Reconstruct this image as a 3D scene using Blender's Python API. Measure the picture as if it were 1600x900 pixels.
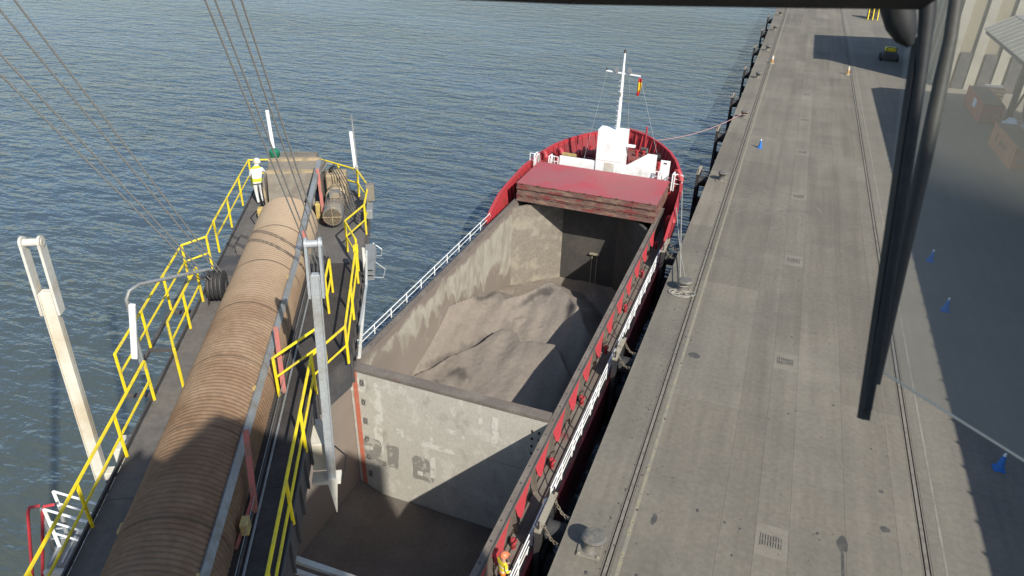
import bpy, bmesh, math, random
from mathutils import Vector, Matrix, noise
random.seed(7)
for o in list(bpy.data.objects): bpy.data.objects.remove(o)
sc = bpy.context.scene
C = sc.collection
R = math.radians

# ------------------------------------------------------------------ camera
cd = bpy.data.cameras.new('camera'); cam = bpy.data.objects.new('camera', cd); C.objects.link(cam)
CM = ((0.93348894, 0.1957117, -0.30049181), (0.35782618, -0.45311205, 0.81648631), (0.02363946, -0.86970478, -0.49300586))
cam.matrix_world = Matrix(((CM[0][0], -CM[0][1], -CM[0][2], 0), (CM[1][0], -CM[1][1], -CM[1][2], 0), (CM[2][0], -CM[2][1], -CM[2][2], 20), (0, 0, 0, 1)))
cd.sensor_width = 36; cd.lens = 1109.5 / 1600 * 36; cd.clip_start = 0.05; cd.clip_end = 12000
sc.camera = cam
cd.dof.use_dof = True; cd.dof.focus_distance = 40.0; cd.dof.aperture_fstop = 9.0

# ------------------------------------------------------------------ sky, sun, exposure
SUN = Vector((1.0, -0.85, 1.05)).normalized()            # towards the sun
elev = math.asin(SUN.z); azim = math.atan2(SUN.x, SUN.y)
w = bpy.data.worlds.new('World'); sc.world = w; w.use_nodes = True
nt = w.node_tree; bg = nt.nodes['Background']
sky = nt.nodes.new('ShaderNodeTexSky'); sky.sky_type = 'NISHITA'; sky.sun_disc = False
sky.sun_elevation = elev; sky.sun_rotation = azim; sky.dust_density = 1.1; sky.air_density = 1.0; sky.ozone_density = 2.5
nt.links.new(sky.outputs[0], bg.inputs[0]); bg.inputs[1].default_value = 0.135
ld = bpy.data.lights.new('sun', 'SUN'); ld.energy = 5.0; ld.angle = R(0.55); ld.color = (1.0, 0.95, 0.87)
so = bpy.data.objects.new('sun', ld); C.objects.link(so); so.rotation_euler = SUN.to_track_quat('Z', 'Y').to_euler(); so.location = (60, -60, 80)
vs = sc.view_settings; vs.view_transform = 'Standard'; vs.look = 'None'; vs.exposure = 0.28; vs.gamma = 1.0; vs.use_curve_mapping = False

# ------------------------------------------------------------------ materials
def mat(name, col, rough=0.7, metal=0.0, col2=None, scale=1.0, lo=0.45, hi=0.65, amt=1.0, bump=0.0, bscale=20.0, stretch=(1, 1, 1),
        fine=0.12, rnd=0.0, coord='pos', spec=0.4, detail=6.0, col3=None, s3=0.3, lo3=0.5, hi3=0.62, streak=0.0):
    m = bpy.data.materials.new(name); m.use_nodes = True
    t = m.node_tree; N = t.nodes; L = t.links; p = N['Principled BSDF']
    p.inputs['Roughness'].default_value = rough; p.inputs['Metallic'].default_value = metal
    p.inputs['Specular IOR Level'].default_value = spec
    if coord == 'pos': src = N.new('ShaderNodeNewGeometry').outputs['Position']
    else: src = N.new('ShaderNodeTexCoord').outputs['Object']
    mp = N.new('ShaderNodeMapping'); mp.inputs['Scale'].default_value = stretch; L.new(src, mp.inputs[0])
    def nz(sc_, det=detail):
        n = N.new('ShaderNodeTexNoise'); n.inputs['Scale'].default_value = sc_; n.inputs['Detail'].default_value = det; n.inputs['Roughness'].default_value = 0.62
        L.new(mp.outputs[0], n.inputs['Vector']); return n.outputs['Fac']
    def rng(v, a, b, c=0.0, d=1.0):
        n = N.new('ShaderNodeMapRange'); n.inputs[1].default_value = a; n.inputs[2].default_value = b; n.inputs[3].default_value = c; n.inputs[4].default_value = d
        L.new(v, n.inputs[0]); return n.outputs[0]
    def mix(f, a, b):
        n = N.new('ShaderNodeMix'); n.data_type = 'RGBA'; L.new(f, n.inputs[0])
        for i, v in ((6, a), (7, b)):
            if isinstance(v, tuple): n.inputs[i].default_value = (*v, 1)
            else: L.new(v, n.inputs[i])
        return n.outputs[2]
    cur = col
    if streak:
        m2 = N.new('ShaderNodeMapping'); m2.inputs['Scale'].default_value = (1.0, 0.035, 1.0); L.new(src, m2.inputs[0])
        n2 = N.new('ShaderNodeTexNoise'); n2.inputs['Scale'].default_value = 1.3; n2.inputs['Detail'].default_value = 7; n2.inputs['Roughness'].default_value = 0.65; L.new(m2.outputs[0], n2.inputs['Vector'])
        cur = mix(rng(n2.outputs['Fac'], 0.40, 0.66), col, tuple(c * streak for c in col))
    if col2: cur = mix(rng(nz(scale), lo, hi, 0, amt), cur, col2)
    if col3: cur = mix(rng(nz(s3), lo3, hi3), cur, col3)
    if fine or rnd:
        f = rng(nz(scale * 7 + 3, 4), 0.3, 0.7, 1 - fine, 1 + fine)
        if rnd:
            oi = N.new('ShaderNodeObjectInfo'); r2 = rng(oi.outputs['Random'], 0, 1, 1 - rnd, 1 + rnd)
            mu = N.new('ShaderNodeMath'); mu.operation = 'MULTIPLY'; L.new(f, mu.inputs[0]); L.new(r2, mu.inputs[1]); f = mu.outputs[0]
        vm = N.new('ShaderNodeVectorMath'); vm.operation = 'SCALE'
        if isinstance(cur, tuple): vm.inputs[0].default_value = cur
        else: L.new(cur, vm.inputs[0])
        L.new(f, vm.inputs['Scale']); cur = vm.outputs[0]
    if isinstance(cur, tuple): p.inputs['Base Color'].default_value = (*cur, 1)
    else: L.new(cur, p.inputs['Base Color'])
    if bump:
        b = N.new('ShaderNodeBump'); b.inputs['Strength'].default_value = bump; b.inputs['Distance'].default_value = 0.02
        L.new(nz(bscale, 5), b.inputs['Height']); L.new(b.outputs[0], p.inputs['Normal'])
    return m
M = {}
DUST = (0.235, 0.205, 0.175)
M['concrete'] = mat('concrete', (0.208, 0.184, 0.147), 0.9, col2=(0.145, 0.132, 0.112), scale=0.22, lo=0.42, hi=0.72, amt=0.8, bump=0.25, bscale=9, fine=0.11, rnd=0.10, spec=0.2, streak=0.78,
                    col3=(0.245, 0.218, 0.176), s3=0.09, lo3=0.52, hi3=0.75)
M['apron'] = mat('apron', (0.215, 0.192, 0.155), 0.9, col2=(0.16, 0.147, 0.125), scale=0.25, lo=0.42, hi=0.72, amt=0.8, bump=0.25, bscale=9, fine=0.11, rnd=0.05, spec=0.2, streak=0.85)
M['joint'] = mat('joint', (0.14, 0.13, 0.115), 0.95, fine=0.1, spec=0.1)
M['steel_rail'] = mat('steel_rail', (0.2, 0.18, 0.16), 0.5, 0.6, col2=(0.13, 0.09, 0.06), scale=2)
M['pit'] = mat('pit', (0.03, 0.028, 0.026), 0.9)
M['faded_yellow'] = mat('faded_yellow', (0.285, 0.25, 0.165), 0.85, col2=(0.225, 0.207, 0.17), scale=2.6, lo=0.40, hi=0.6)
M['faded_white'] = mat('faded_white', (0.27, 0.245, 0.20), 0.85, col2=(0.21, 0.19, 0.155), scale=1.1, lo=0.42, hi=0.6)
M['grate_pad'] = mat('grate_pad', (0.222, 0.197, 0.157), 0.9, col2=(0.19, 0.168, 0.135), scale=1.5)
M['grate_dark'] = mat('grate_dark', (0.085, 0.078, 0.068), 0.9)
M['oil'] = mat('oil', (0.07, 0.066, 0.06), 0.75, col2=(0.11, 0.103, 0.09), scale=2)
M['tyre_mark'] = mat('tyre_mark', (0.125, 0.115, 0.097), 0.9, col2=(0.19, 0.17, 0.138), scale=1.2, lo=0.35, hi=0.55)
M['black_rubber'] = mat('black_rubber', (0.022, 0.022, 0.024), 0.75, col2=(0.06, 0.055, 0.05), scale=2)
M['black_steel'] = mat('black_steel', (0.03, 0.03, 0.034), 0.55, col2=(0.07, 0.055, 0.045), scale=1.5, amt=0.7)
M['beige_steel'] = mat('beige_steel', (0.33, 0.29, 0.22), 0.7, col2=(0.17, 0.12, 0.08), scale=2, lo=0.5, hi=0.7)
M['chain'] = mat('chain', (0.26, 0.22, 0.16), 0.6, 0.3, col2=(0.14, 0.09, 0.06), scale=4)
M['bollard'] = mat('bollard', (0.13, 0.125, 0.115), 0.7, 0.1, col2=(0.23, 0.2, 0.16), scale=3)
M['plate'] = mat('plate', (0.215, 0.195, 0.16), 0.8, col2=(0.15, 0.13, 0.105), scale=3)
M['red'] = mat('red', (0.43, 0.045, 0.055), 0.55, col2=(0.32, 0.06, 0.055), scale=0.8, lo=0.5, hi=0.7, bump=0.1, bscale=3, fine=0.1)
M['hull_red'] = mat('hull_red', (0.24, 0.03, 0.035), 0.5, col2=(0.10, 0.035, 0.03), scale=0.6, lo=0.48, hi=0.68, stretch=(1, 1, 0.35), fine=0.12)
M['deck_red'] = mat('deck_red', (0.22, 0.05, 0.05), 0.75, col2=(0.17, 0.085, 0.07), scale=0.7, fine=0.15)
M['hatch_top'] = mat('hatch_top', (0.36, 0.095, 0.105), 0.7, col2=(0.29, 0.12, 0.115), scale=0.5, lo=0.4, hi=0.7, fine=0.1, bump=0.15, bscale=2, col3=(0.41, 0.07, 0.085), s3=0.25)
M['hatch_side'] = mat('hatch_side', (0.15, 0.085, 0.07), 0.8, col2=(0.26, 0.17, 0.12), scale=1.6, lo=0.45, hi=0.65, stretch=(1, 1, 3), fine=0.2, col3=(0.20, 0.05, 0.045), s3=0.9, lo3=0.52, hi3=0.6)
M['coaming'] = mat('coaming', (0.155, 0.125, 0.105), 0.8, col2=(0.20, 0.17, 0.14), scale=0.8, fine=0.14, col3=(0.17, 0.08, 0.065), s3=0.7, lo3=0.6, hi3=0.72)
M['side_deck'] = mat('side_deck', (0.16, 0.125, 0.105), 0.85, col2=(0.20, 0.175, 0.145), scale=0.8, fine=0.12, col3=(0.22, 0.045, 0.045), s3=0.7, lo3=0.58, hi3=0.68)
M['holdwall'] = mat('holdwall', (0.24, 0.185, 0.155), 0.9, col2=(0.36, 0.33, 0.27), scale=0.5, lo=0.47, hi=0.56, stretch=(1, 0.55, 1.2), fine=0.13, bump=0.2, bscale=5,
                     col3=(0.21, 0.165, 0.14), s3=0.25, lo3=0.45, hi3=0.6)
def holdwall_mat():
    """brown dust-coated plate with pale scraped paint above a ragged, streaked line that drops towards the bow"""
    m = bpy.data.materials.new('hold_side_plate'); m.use_nodes = True; t = m.node_tree; N = t.nodes; L = t.links; p = N['Principled BSDF']
    p.inputs['Roughness'].default_value = 0.92; p.inputs['Specular IOR Level'].default_value = 0.15
    g = N.new('ShaderNodeNewGeometry'); sp = N.new('ShaderNodeSeparateXYZ'); L.new(g.outputs['Position'], sp.inputs[0])
    def nz(scale, st, det=6, rough=0.6):
        mp = N.new('ShaderNodeMapping'); mp.inputs['Scale'].default_value = st; L.new(g.outputs['Position'], mp.inputs[0])
        n = N.new('ShaderNodeTexNoise'); n.inputs['Scale'].default_value = scale; n.inputs['Detail'].default_value = det; n.inputs['Roughness'].default_value = rough; L.new(mp.outputs[0], n.inputs['Vector']); return n.outputs['Fac']
    def M2(op, a, b):
        n = N.new('ShaderNodeMath'); n.operation = op
        for i, v in enumerate((a, b)):
            if isinstance(v, (int, float)): n.inputs[i].default_value = v
            else: L.new(v, n.inputs[i])
        return n.outputs[0]
    def mix(f, a, b):
        n = N.new('ShaderNodeMix'); n.data_type = 'RGBA'; L.new(f, n.inputs[0])
        for i, v in ((6, a), (7, b)):
            if isinstance(v, tuple): n.inputs[i].default_value = (*v, 1)
            else: L.new(v, n.inputs[i])
        return n.outputs[2]
    def mr(v, a, b):
        n = N.new('ShaderNodeMapRange'); n.inputs[1].default_value = a; n.inputs[2].default_value = b; L.new(v, n.inputs[0]); return n.outputs[0]
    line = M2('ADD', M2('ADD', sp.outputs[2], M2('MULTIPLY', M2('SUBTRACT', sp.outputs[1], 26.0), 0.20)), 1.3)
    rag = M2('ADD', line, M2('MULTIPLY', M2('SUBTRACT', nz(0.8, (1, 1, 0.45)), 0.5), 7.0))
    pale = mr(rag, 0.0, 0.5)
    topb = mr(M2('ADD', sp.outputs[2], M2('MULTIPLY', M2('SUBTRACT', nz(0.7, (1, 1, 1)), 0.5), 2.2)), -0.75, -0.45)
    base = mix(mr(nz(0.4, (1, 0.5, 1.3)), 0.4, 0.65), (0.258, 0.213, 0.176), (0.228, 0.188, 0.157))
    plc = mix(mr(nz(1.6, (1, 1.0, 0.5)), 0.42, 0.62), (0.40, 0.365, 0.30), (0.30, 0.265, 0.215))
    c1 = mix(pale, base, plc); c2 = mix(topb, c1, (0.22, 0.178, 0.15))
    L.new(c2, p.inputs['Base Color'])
    b = N.new('ShaderNodeBump'); b.inputs['Strength'].default_value = 0.25; b.inputs['Distance'].default_value = 0.02; L.new(nz(6, (1, 1, 1)), b.inputs['Height']); L.new(b.outputs[0], p.inputs['Normal'])
    return m
M['holdwall'] = holdwall_mat()
M['holdend_shaded'] = mat('holdend_shaded', (0.062, 0.056, 0.05), 0.9, col2=(0.085, 0.075, 0.065), scale=0.7, fine=0.15)  # deep shade under the hatch covers put into the colour
M['scale_wall'] = mat('scale_wall', (0.245, 0.212, 0.17), 0.95, col2=(0.195, 0.167, 0.137), scale=5, lo=0.4, hi=0.6, fine=0.15, bump=0.5, bscale=9, col3=(0.30, 0.265, 0.21), s3=0.8)
M['holdfloor'] = mat('holdfloor', (0.125, 0.107, 0.094), 0.95, col2=(0.155, 0.132, 0.114), scale=0.4, fine=0.1, bump=0.3, bscale=6, spec=0.1)
M['bulk'] = mat('bulk', (0.47, 0.435, 0.37), 0.75, col2=(0.54, 0.505, 0.435), scale=1.1, lo=0.54, hi=0.60, fine=0.1, stretch=(1.0, 1, 0.75), detail=8,
                col3=(0.34, 0.30, 0.25), s3=0.7, lo3=0.58, hi3=0.70, bump=0.15, bscale=4)
M['patch_pale'] = mat('patch_pale', (0.60, 0.57, 0.50), 0.75, col2=(0.46, 0.43, 0.37), scale=2.2, lo=0.5, hi=0.56, fine=0.08)
M['patch_dark'] = mat('patch_dark', (0.25, 0.23, 0.20), 0.8, col2=(0.42, 0.39, 0.335), scale=2.4, lo=0.52, hi=0.57, fine=0.08)
M['orange_stripe'] = mat('orange_stripe', (0.52, 0.15, 0.09), 0.7, col2=(0.46, 0.24, 0.17), scale=2, lo=0.5, hi=0.7)
M['cargo'] = mat('cargo', (0.243, 0.204, 0.168), 0.97, col2=(0.205, 0.173, 0.144), scale=0.35, lo=0.4, hi=0.65, fine=0.09, bump=0.5, bscale=10, spec=0.05)
M['white'] = mat('white', (0.84, 0.84, 0.82), 0.5, col2=(0.6, 0.57, 0.52), scale=1.2, lo=0.55, hi=0.75, fine=0.04)
M['dirty_white'] = mat('dirty_white', (0.62, 0.60, 0.54), 0.55, col2=(0.42, 0.33, 0.22), scale=0.8, lo=0.5, hi=0.75, fine=0.08)
M['cream'] = mat('cream', (0.66, 0.62, 0.53), 0.55, col2=(0.52, 0.40, 0.24), scale=0.5, lo=0.48, hi=0.75, fine=0.06)
M['lamp_white'] = mat('lamp_white', (0.8, 0.8, 0.8), 0.3, fine=0.0)
M['yellow'] = mat('yellow', (0.82, 0.62, 0.02), 0.5, col2=(0.55, 0.42, 0.06), scale=2.5, lo=0.5, hi=0.7, fine=0.06)
M['box_yellow'] = mat('box_yellow', (0.55, 0.40, 0.12), 0.6, col2=(0.35, 0.27, 0.15), scale=5)
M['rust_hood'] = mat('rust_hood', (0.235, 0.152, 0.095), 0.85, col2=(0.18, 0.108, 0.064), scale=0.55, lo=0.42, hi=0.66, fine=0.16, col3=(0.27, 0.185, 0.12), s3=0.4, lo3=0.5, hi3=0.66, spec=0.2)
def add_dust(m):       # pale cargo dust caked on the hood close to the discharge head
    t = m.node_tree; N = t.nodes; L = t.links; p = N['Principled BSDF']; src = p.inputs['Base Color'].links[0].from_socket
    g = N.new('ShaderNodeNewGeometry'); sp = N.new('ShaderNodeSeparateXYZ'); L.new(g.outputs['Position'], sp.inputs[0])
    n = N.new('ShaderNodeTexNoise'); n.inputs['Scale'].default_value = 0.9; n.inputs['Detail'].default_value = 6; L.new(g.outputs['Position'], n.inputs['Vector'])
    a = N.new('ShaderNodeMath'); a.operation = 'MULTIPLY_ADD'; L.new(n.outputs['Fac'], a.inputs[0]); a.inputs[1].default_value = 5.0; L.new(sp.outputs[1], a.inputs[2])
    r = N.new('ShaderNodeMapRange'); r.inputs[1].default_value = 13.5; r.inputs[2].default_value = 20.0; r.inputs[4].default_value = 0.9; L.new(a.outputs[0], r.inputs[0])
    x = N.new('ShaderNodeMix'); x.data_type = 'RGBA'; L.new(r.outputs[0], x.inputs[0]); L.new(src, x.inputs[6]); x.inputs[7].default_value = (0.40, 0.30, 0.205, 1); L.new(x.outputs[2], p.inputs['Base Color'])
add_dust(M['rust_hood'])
M['band'] = mat('band', (0.12, 0.085, 0.058), 0.8, fine=0.15)
M['galv'] = mat('galv', (0.30, 0.31, 0.31), 0.5, 0.3, col2=(0.22, 0.2, 0.17), scale=2, lo=0.5, hi=0.7)
M['galv_light'] = mat('galv_light', (0.45, 0.47, 0.48), 0.45, 0.3, col2=(0.34, 0.31, 0.26), scale=1.5, lo=0.5, hi=0.7)
M['boom_deck'] = mat('boom_deck', (0.115, 0.105, 0.098), 0.85, col2=(0.165, 0.145, 0.125), scale=0.7, lo=0.42, hi=0.68, fine=0.15, bump=0.2, bscale=12)
M['walk_shaded'] = mat('walk_shaded', (0.052, 0.046, 0.043), 0.9, col2=(0.075, 0.066, 0.06), scale=0.8, lo=0.42, hi=0.68, fine=0.15, bump=0.2, bscale=12, spec=0.15)  # coal-dusty plates, with the crane's shade put into the colour
M['dark_steel'] = mat('dark_steel', (0.065, 0.063, 0.065), 0.6, col2=(0.11, 0.095, 0.085), scale=1.2)
M['red_bright'] = mat('red_bright', (0.50, 0.05, 0.06), 0.5, fine=0.08)
M['red_post'] = mat('red_post', (0.36, 0.10, 0.08), 0.65, col2=(0.22, 0.10, 0.07), scale=4)
M['tan_plate'] = mat('tan_plate', (0.215, 0.185, 0.145), 0.85, col2=(0.15, 0.125, 0.1), scale=1.4, fine=0.12)
M['motor'] = mat('motor', (0.15, 0.15, 0.145), 0.65, col2=(0.27, 0.22, 0.16), scale=3, lo=0.45, hi=0.6)
M['gear'] = mat('gear', (0.42, 0.32, 0.19), 0.75, col2=(0.27, 0.21, 0.14), scale=3, lo=0.45, hi=0.6)
M['cable_black'] = mat('cable_black', (0.025, 0.025, 0.027), 0.6, fine=0)
M['wire_rope'] = mat('wire_rope', (0.30, 0.29, 0.275), 0.6, 0.0, fine=0.1)
M['green'] = mat('green', (0.02, 0.17, 0.09), 0.5, fine=0.05)
M['pink_rope'] = mat('pink_rope', (0.46, 0.27, 0.25), 0.9, fine=0.1)
M['grey_rope'] = mat('grey_rope', (0.33, 0.31, 0.27), 0.9, fine=0.1)
M['cone_blue'] = mat('cone_blue', (0.04, 0.18, 0.52), 0.5, fine=0.05)
M['cone_white'] = mat('cone_white', (0.75, 0.77, 0.8), 0.5, fine=0.0)
M['orange'] = mat('orange', (0.50, 0.27, 0.10), 0.6, fine=0.1)
M['box_orange'] = mat('box_orange', (0.55, 0.20, 0.075), 0.6, col2=(0.42, 0.16, 0.07), scale=0.9, fine=0.08)
M['box_red'] = mat('box_red', (0.45, 0.09, 0.045), 0.6, col2=(0.33, 0.08, 0.045), scale=0.9, fine=0.08)
M['box_roof'] = mat('box_roof', (0.17, 0.145, 0.125), 0.8, col2=(0.24, 0.15, 0.10), scale=0.8)
M['logo_dark'] = mat('logo_dark', (0.08, 0.06, 0.06), 0.7, fine=0.0)
M['fascia'] = mat('fascia', (0.36, 0.335, 0.27), 0.6, col2=(0.30, 0.28, 0.22), scale=0.4, fine=0.06)
M['tan_wall'] = mat('tan_wall', (0.27, 0.235, 0.165), 0.85, col2=(0.22, 0.19, 0.14), scale=0.2, fine=0.06)
M['roof_grey'] = mat('roof_grey', (0.24, 0.235, 0.22), 0.75, col2=(0.18, 0.175, 0.165), scale=0.15, fine=0.08)
M['cab_black'] = mat('cab_black', (0.022, 0.022, 0.024), 0.65, fine=0.15, coord='obj', scale=20, col2=(0.05, 0.046, 0.04), lo=0.5, hi=0.8)
M['arm_grey'] = mat('arm_grey', (0.055, 0.052, 0.045), 0.6, fine=0.15, coord='obj', scale=20)
M['cab_grey'] = mat('cab_grey', (0.35, 0.35, 0.34), 0.6, fine=0.05)
M['bead'] = mat('bead', (0.8, 0.76, 0.62), 0.6, fine=0.05, coord='obj')
M['skin'] = mat('skin', (0.45, 0.26, 0.18), 0.6, fine=0.03)
M['helmet_orange'] = mat('helmet_orange', (0.75, 0.22, 0.10), 0.4, fine=0.03)
M['flag_red'] = mat('flag_red', (0.55, 0.02, 0.03), 0.8, fine=0.05)
M['flag_yellow'] = mat('flag_yellow', (0.75, 0.45, 0.02), 0.8, fine=0.05)
M['tarp'] = mat('tarp', (0.7, 0.71, 0.74), 0.45, fine=0.08)
gm = bpy.data.materials.new('window_glass'); gm.use_nodes = True
gt = gm.node_tree; gt.nodes.clear(); go_ = gt.nodes.new('ShaderNodeOutputMaterial'); gb = gt.nodes.new('ShaderNodeBsdfTransparent')
gb.inputs[0].default_value = (0.955, 0.965, 0.96, 1); gt.links.new(gb.outputs[0], go_.inputs[0]); M['glass'] = gm

def zones(name, stops, rough=0.8):
    """clothing: colour by height on the body (object space): list of (z_from, colour)"""
    m = bpy.data.materials.new(name); m.use_nodes = True; t = m.node_tree; N = t.nodes; L = t.links; p = N['Principled BSDF']
    p.inputs['Roughness'].default_value = rough
    tc = N.new('ShaderNodeTexCoord'); sp = N.new('ShaderNodeSeparateXYZ'); L.new(tc.outputs['Object'], sp.inputs[0])
    dv = N.new('ShaderNodeMath'); dv.operation = 'DIVIDE'; dv.inputs[1].default_value = 2.0; L.new(sp.outputs[2], dv.inputs[0])
    cr = N.new('ShaderNodeValToRGB'); cr.color_ramp.interpolation = 'CONSTANT'; L.new(dv.outputs[0], cr.inputs[0])
    el = cr.color_ramp.elements
    for i, (z, c) in enumerate(stops):
        e = el[i] if i < 2 else el.new(z / 2.0)
        e.position = z / 2.0; e.color = (*c, 1)
    L.new(cr.outputs[0], p.inputs['Base Color']); return m

def water_mat():
    """wind chop: the slope of a fractal height field taken by finite differences, so the ripples keep their contrast far out"""
    m = bpy.data.materials.new('sea_water'); m.use_nodes = True; t = m.node_tree; N = t.nodes; L = t.links; p = N['Principled BSDF']
    p.inputs['Roughness'].default_value = 0.08; p.inputs['IOR'].default_value = 2.15; p.inputs['Specular IOR Level'].default_value = 0.5
    g = N.new('ShaderNodeNewGeometry')
    def noise_(vec, scale, stretch, rot, det, rough, dist=0.3):
        mp = N.new('ShaderNodeMapping'); mp.inputs['Rotation'].default_value = (0, 0, rot); mp.inputs['Scale'].default_value = stretch
        L.new(vec, mp.inputs[0])
        n = N.new('ShaderNodeTexNoise'); n.inputs['Scale'].default_value = scale; n.inputs['Detail'].default_value = det; n.inputs['Roughness'].default_value = rough
        n.inputs['Distortion'].default_value = dist; L.new(mp.outputs[0], n.inputs['Vector']); return n.outputs['Fac']
    def mad(a, k, c=None):
        n = N.new('ShaderNodeMath'); n.operation = 'MULTIPLY_ADD'; L.new(a, n.inputs[0]); n.inputs[1].default_value = k
        if c is None: n.inputs[2].default_value = 0
        else: L.new(c, n.inputs[2])
        return n.outputs[0]
    def height(off):
        v = N.new('ShaderNodeVectorMath'); v.operation = 'ADD'; L.new(g.outputs['Position'], v.inputs[0]); v.inputs[1].default_value = off
        h = mad(noise_(v.outputs[0], 0.42, (0.38, 1, 1), R(-21), 6.0, 0.6), WAVE[0])
        return mad(noise_(v.outputs[0], 0.9, (0.5, 1, 1), R(-6), 3.0, 0.5), WAVE[1], h)
    wp = N.new('ShaderNodeMapRange'); wp.inputs[1].default_value = 0.36; wp.inputs[2].default_value = 0.64; wp.inputs[3].default_value = 0.55; wp.inputs[4].default_value = 1.3     # wind patches and slicks
    L.new(noise_(g.outputs['Position'], 0.022, (0.5, 1, 1), R(-30), 3.0, 0.55), wp.inputs[0])
    e = 0.06; h0 = height((0, 0, 0)); hx = height((e, 0, 0)); hy = height((0, e, 0))
    def diff(a, b):
        n = N.new('ShaderNodeMath'); n.operation = 'SUBTRACT'; L.new(a, n.inputs[0]); L.new(b, n.inputs[1])
        q = N.new('ShaderNodeMath'); q.operation = 'MULTIPLY'; L.new(mad(n.outputs[0], 1 / e), q.inputs[0]); L.new(wp.outputs[0], q.inputs[1]); return q.outputs[0]
    cb = N.new('ShaderNodeCombineXYZ'); L.new(diff(h0, hx), cb.inputs[0]); L.new(diff(h0, hy), cb.inputs[1]); cb.inputs[2].default_value = 1.0
    nm = N.new('ShaderNodeVectorMath'); nm.operation = 'NORMALIZE'; L.new(cb.outputs[0], nm.inputs[0]); L.new(nm.outputs[0], p.inputs['Normal'])
    big = noise_(g.outputs['Position'], 0.03, (1, 1, 1), 0, 3.0, 0.5)
    mr = N.new('ShaderNodeMapRange'); mr.inputs[1].default_value = 0.35; mr.inputs[2].default_value = 0.68; L.new(big, mr.inputs[0])
    mx = N.new('ShaderNodeMix'); mx.data_type = 'RGBA'; L.new(mr.outputs[0], mx.inputs[0])
    mx.inputs[6].default_value = (*WCOL[0], 1); mx.inputs[7].default_value = (*WCOL[1], 1)
    # murky olive water stirred up along the berth, clearer and bluer further out
    sx = N.new('ShaderNodeSeparateXYZ'); L.new(g.outputs['Position'], sx.inputs[0])
    yy = mad(noise_(g.outputs['Position'], 0.05, (1, 1, 1), 0, 4.0, 0.55), 30.0, sx.outputs[1])
    r2 = N.new('ShaderNodeMapRange'); r2.interpolation_type = 'SMOOTHSTEP'; r2.inputs[1].default_value = 12.0; r2.inputs[2].default_value = 62.0; L.new(yy, r2.inputs[0])
    m3 = N.new('ShaderNodeMix'); m3.data_type = 'RGBA'; L.new(r2.outputs[0], m3.inputs[0]); m3.inputs[6].default_value = (0.082, 0.088, 0.056, 1); L.new(mx.outputs[2], m3.inputs[7])
    L.new(m3.outputs[2], p.inputs['Base Color'])
    return m
WAVE = (0.80, 0.40); WCOL = ((0.050, 0.074, 0.092), (0.060, 0.080, 0.080))
M['water'] = water_mat()

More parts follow.
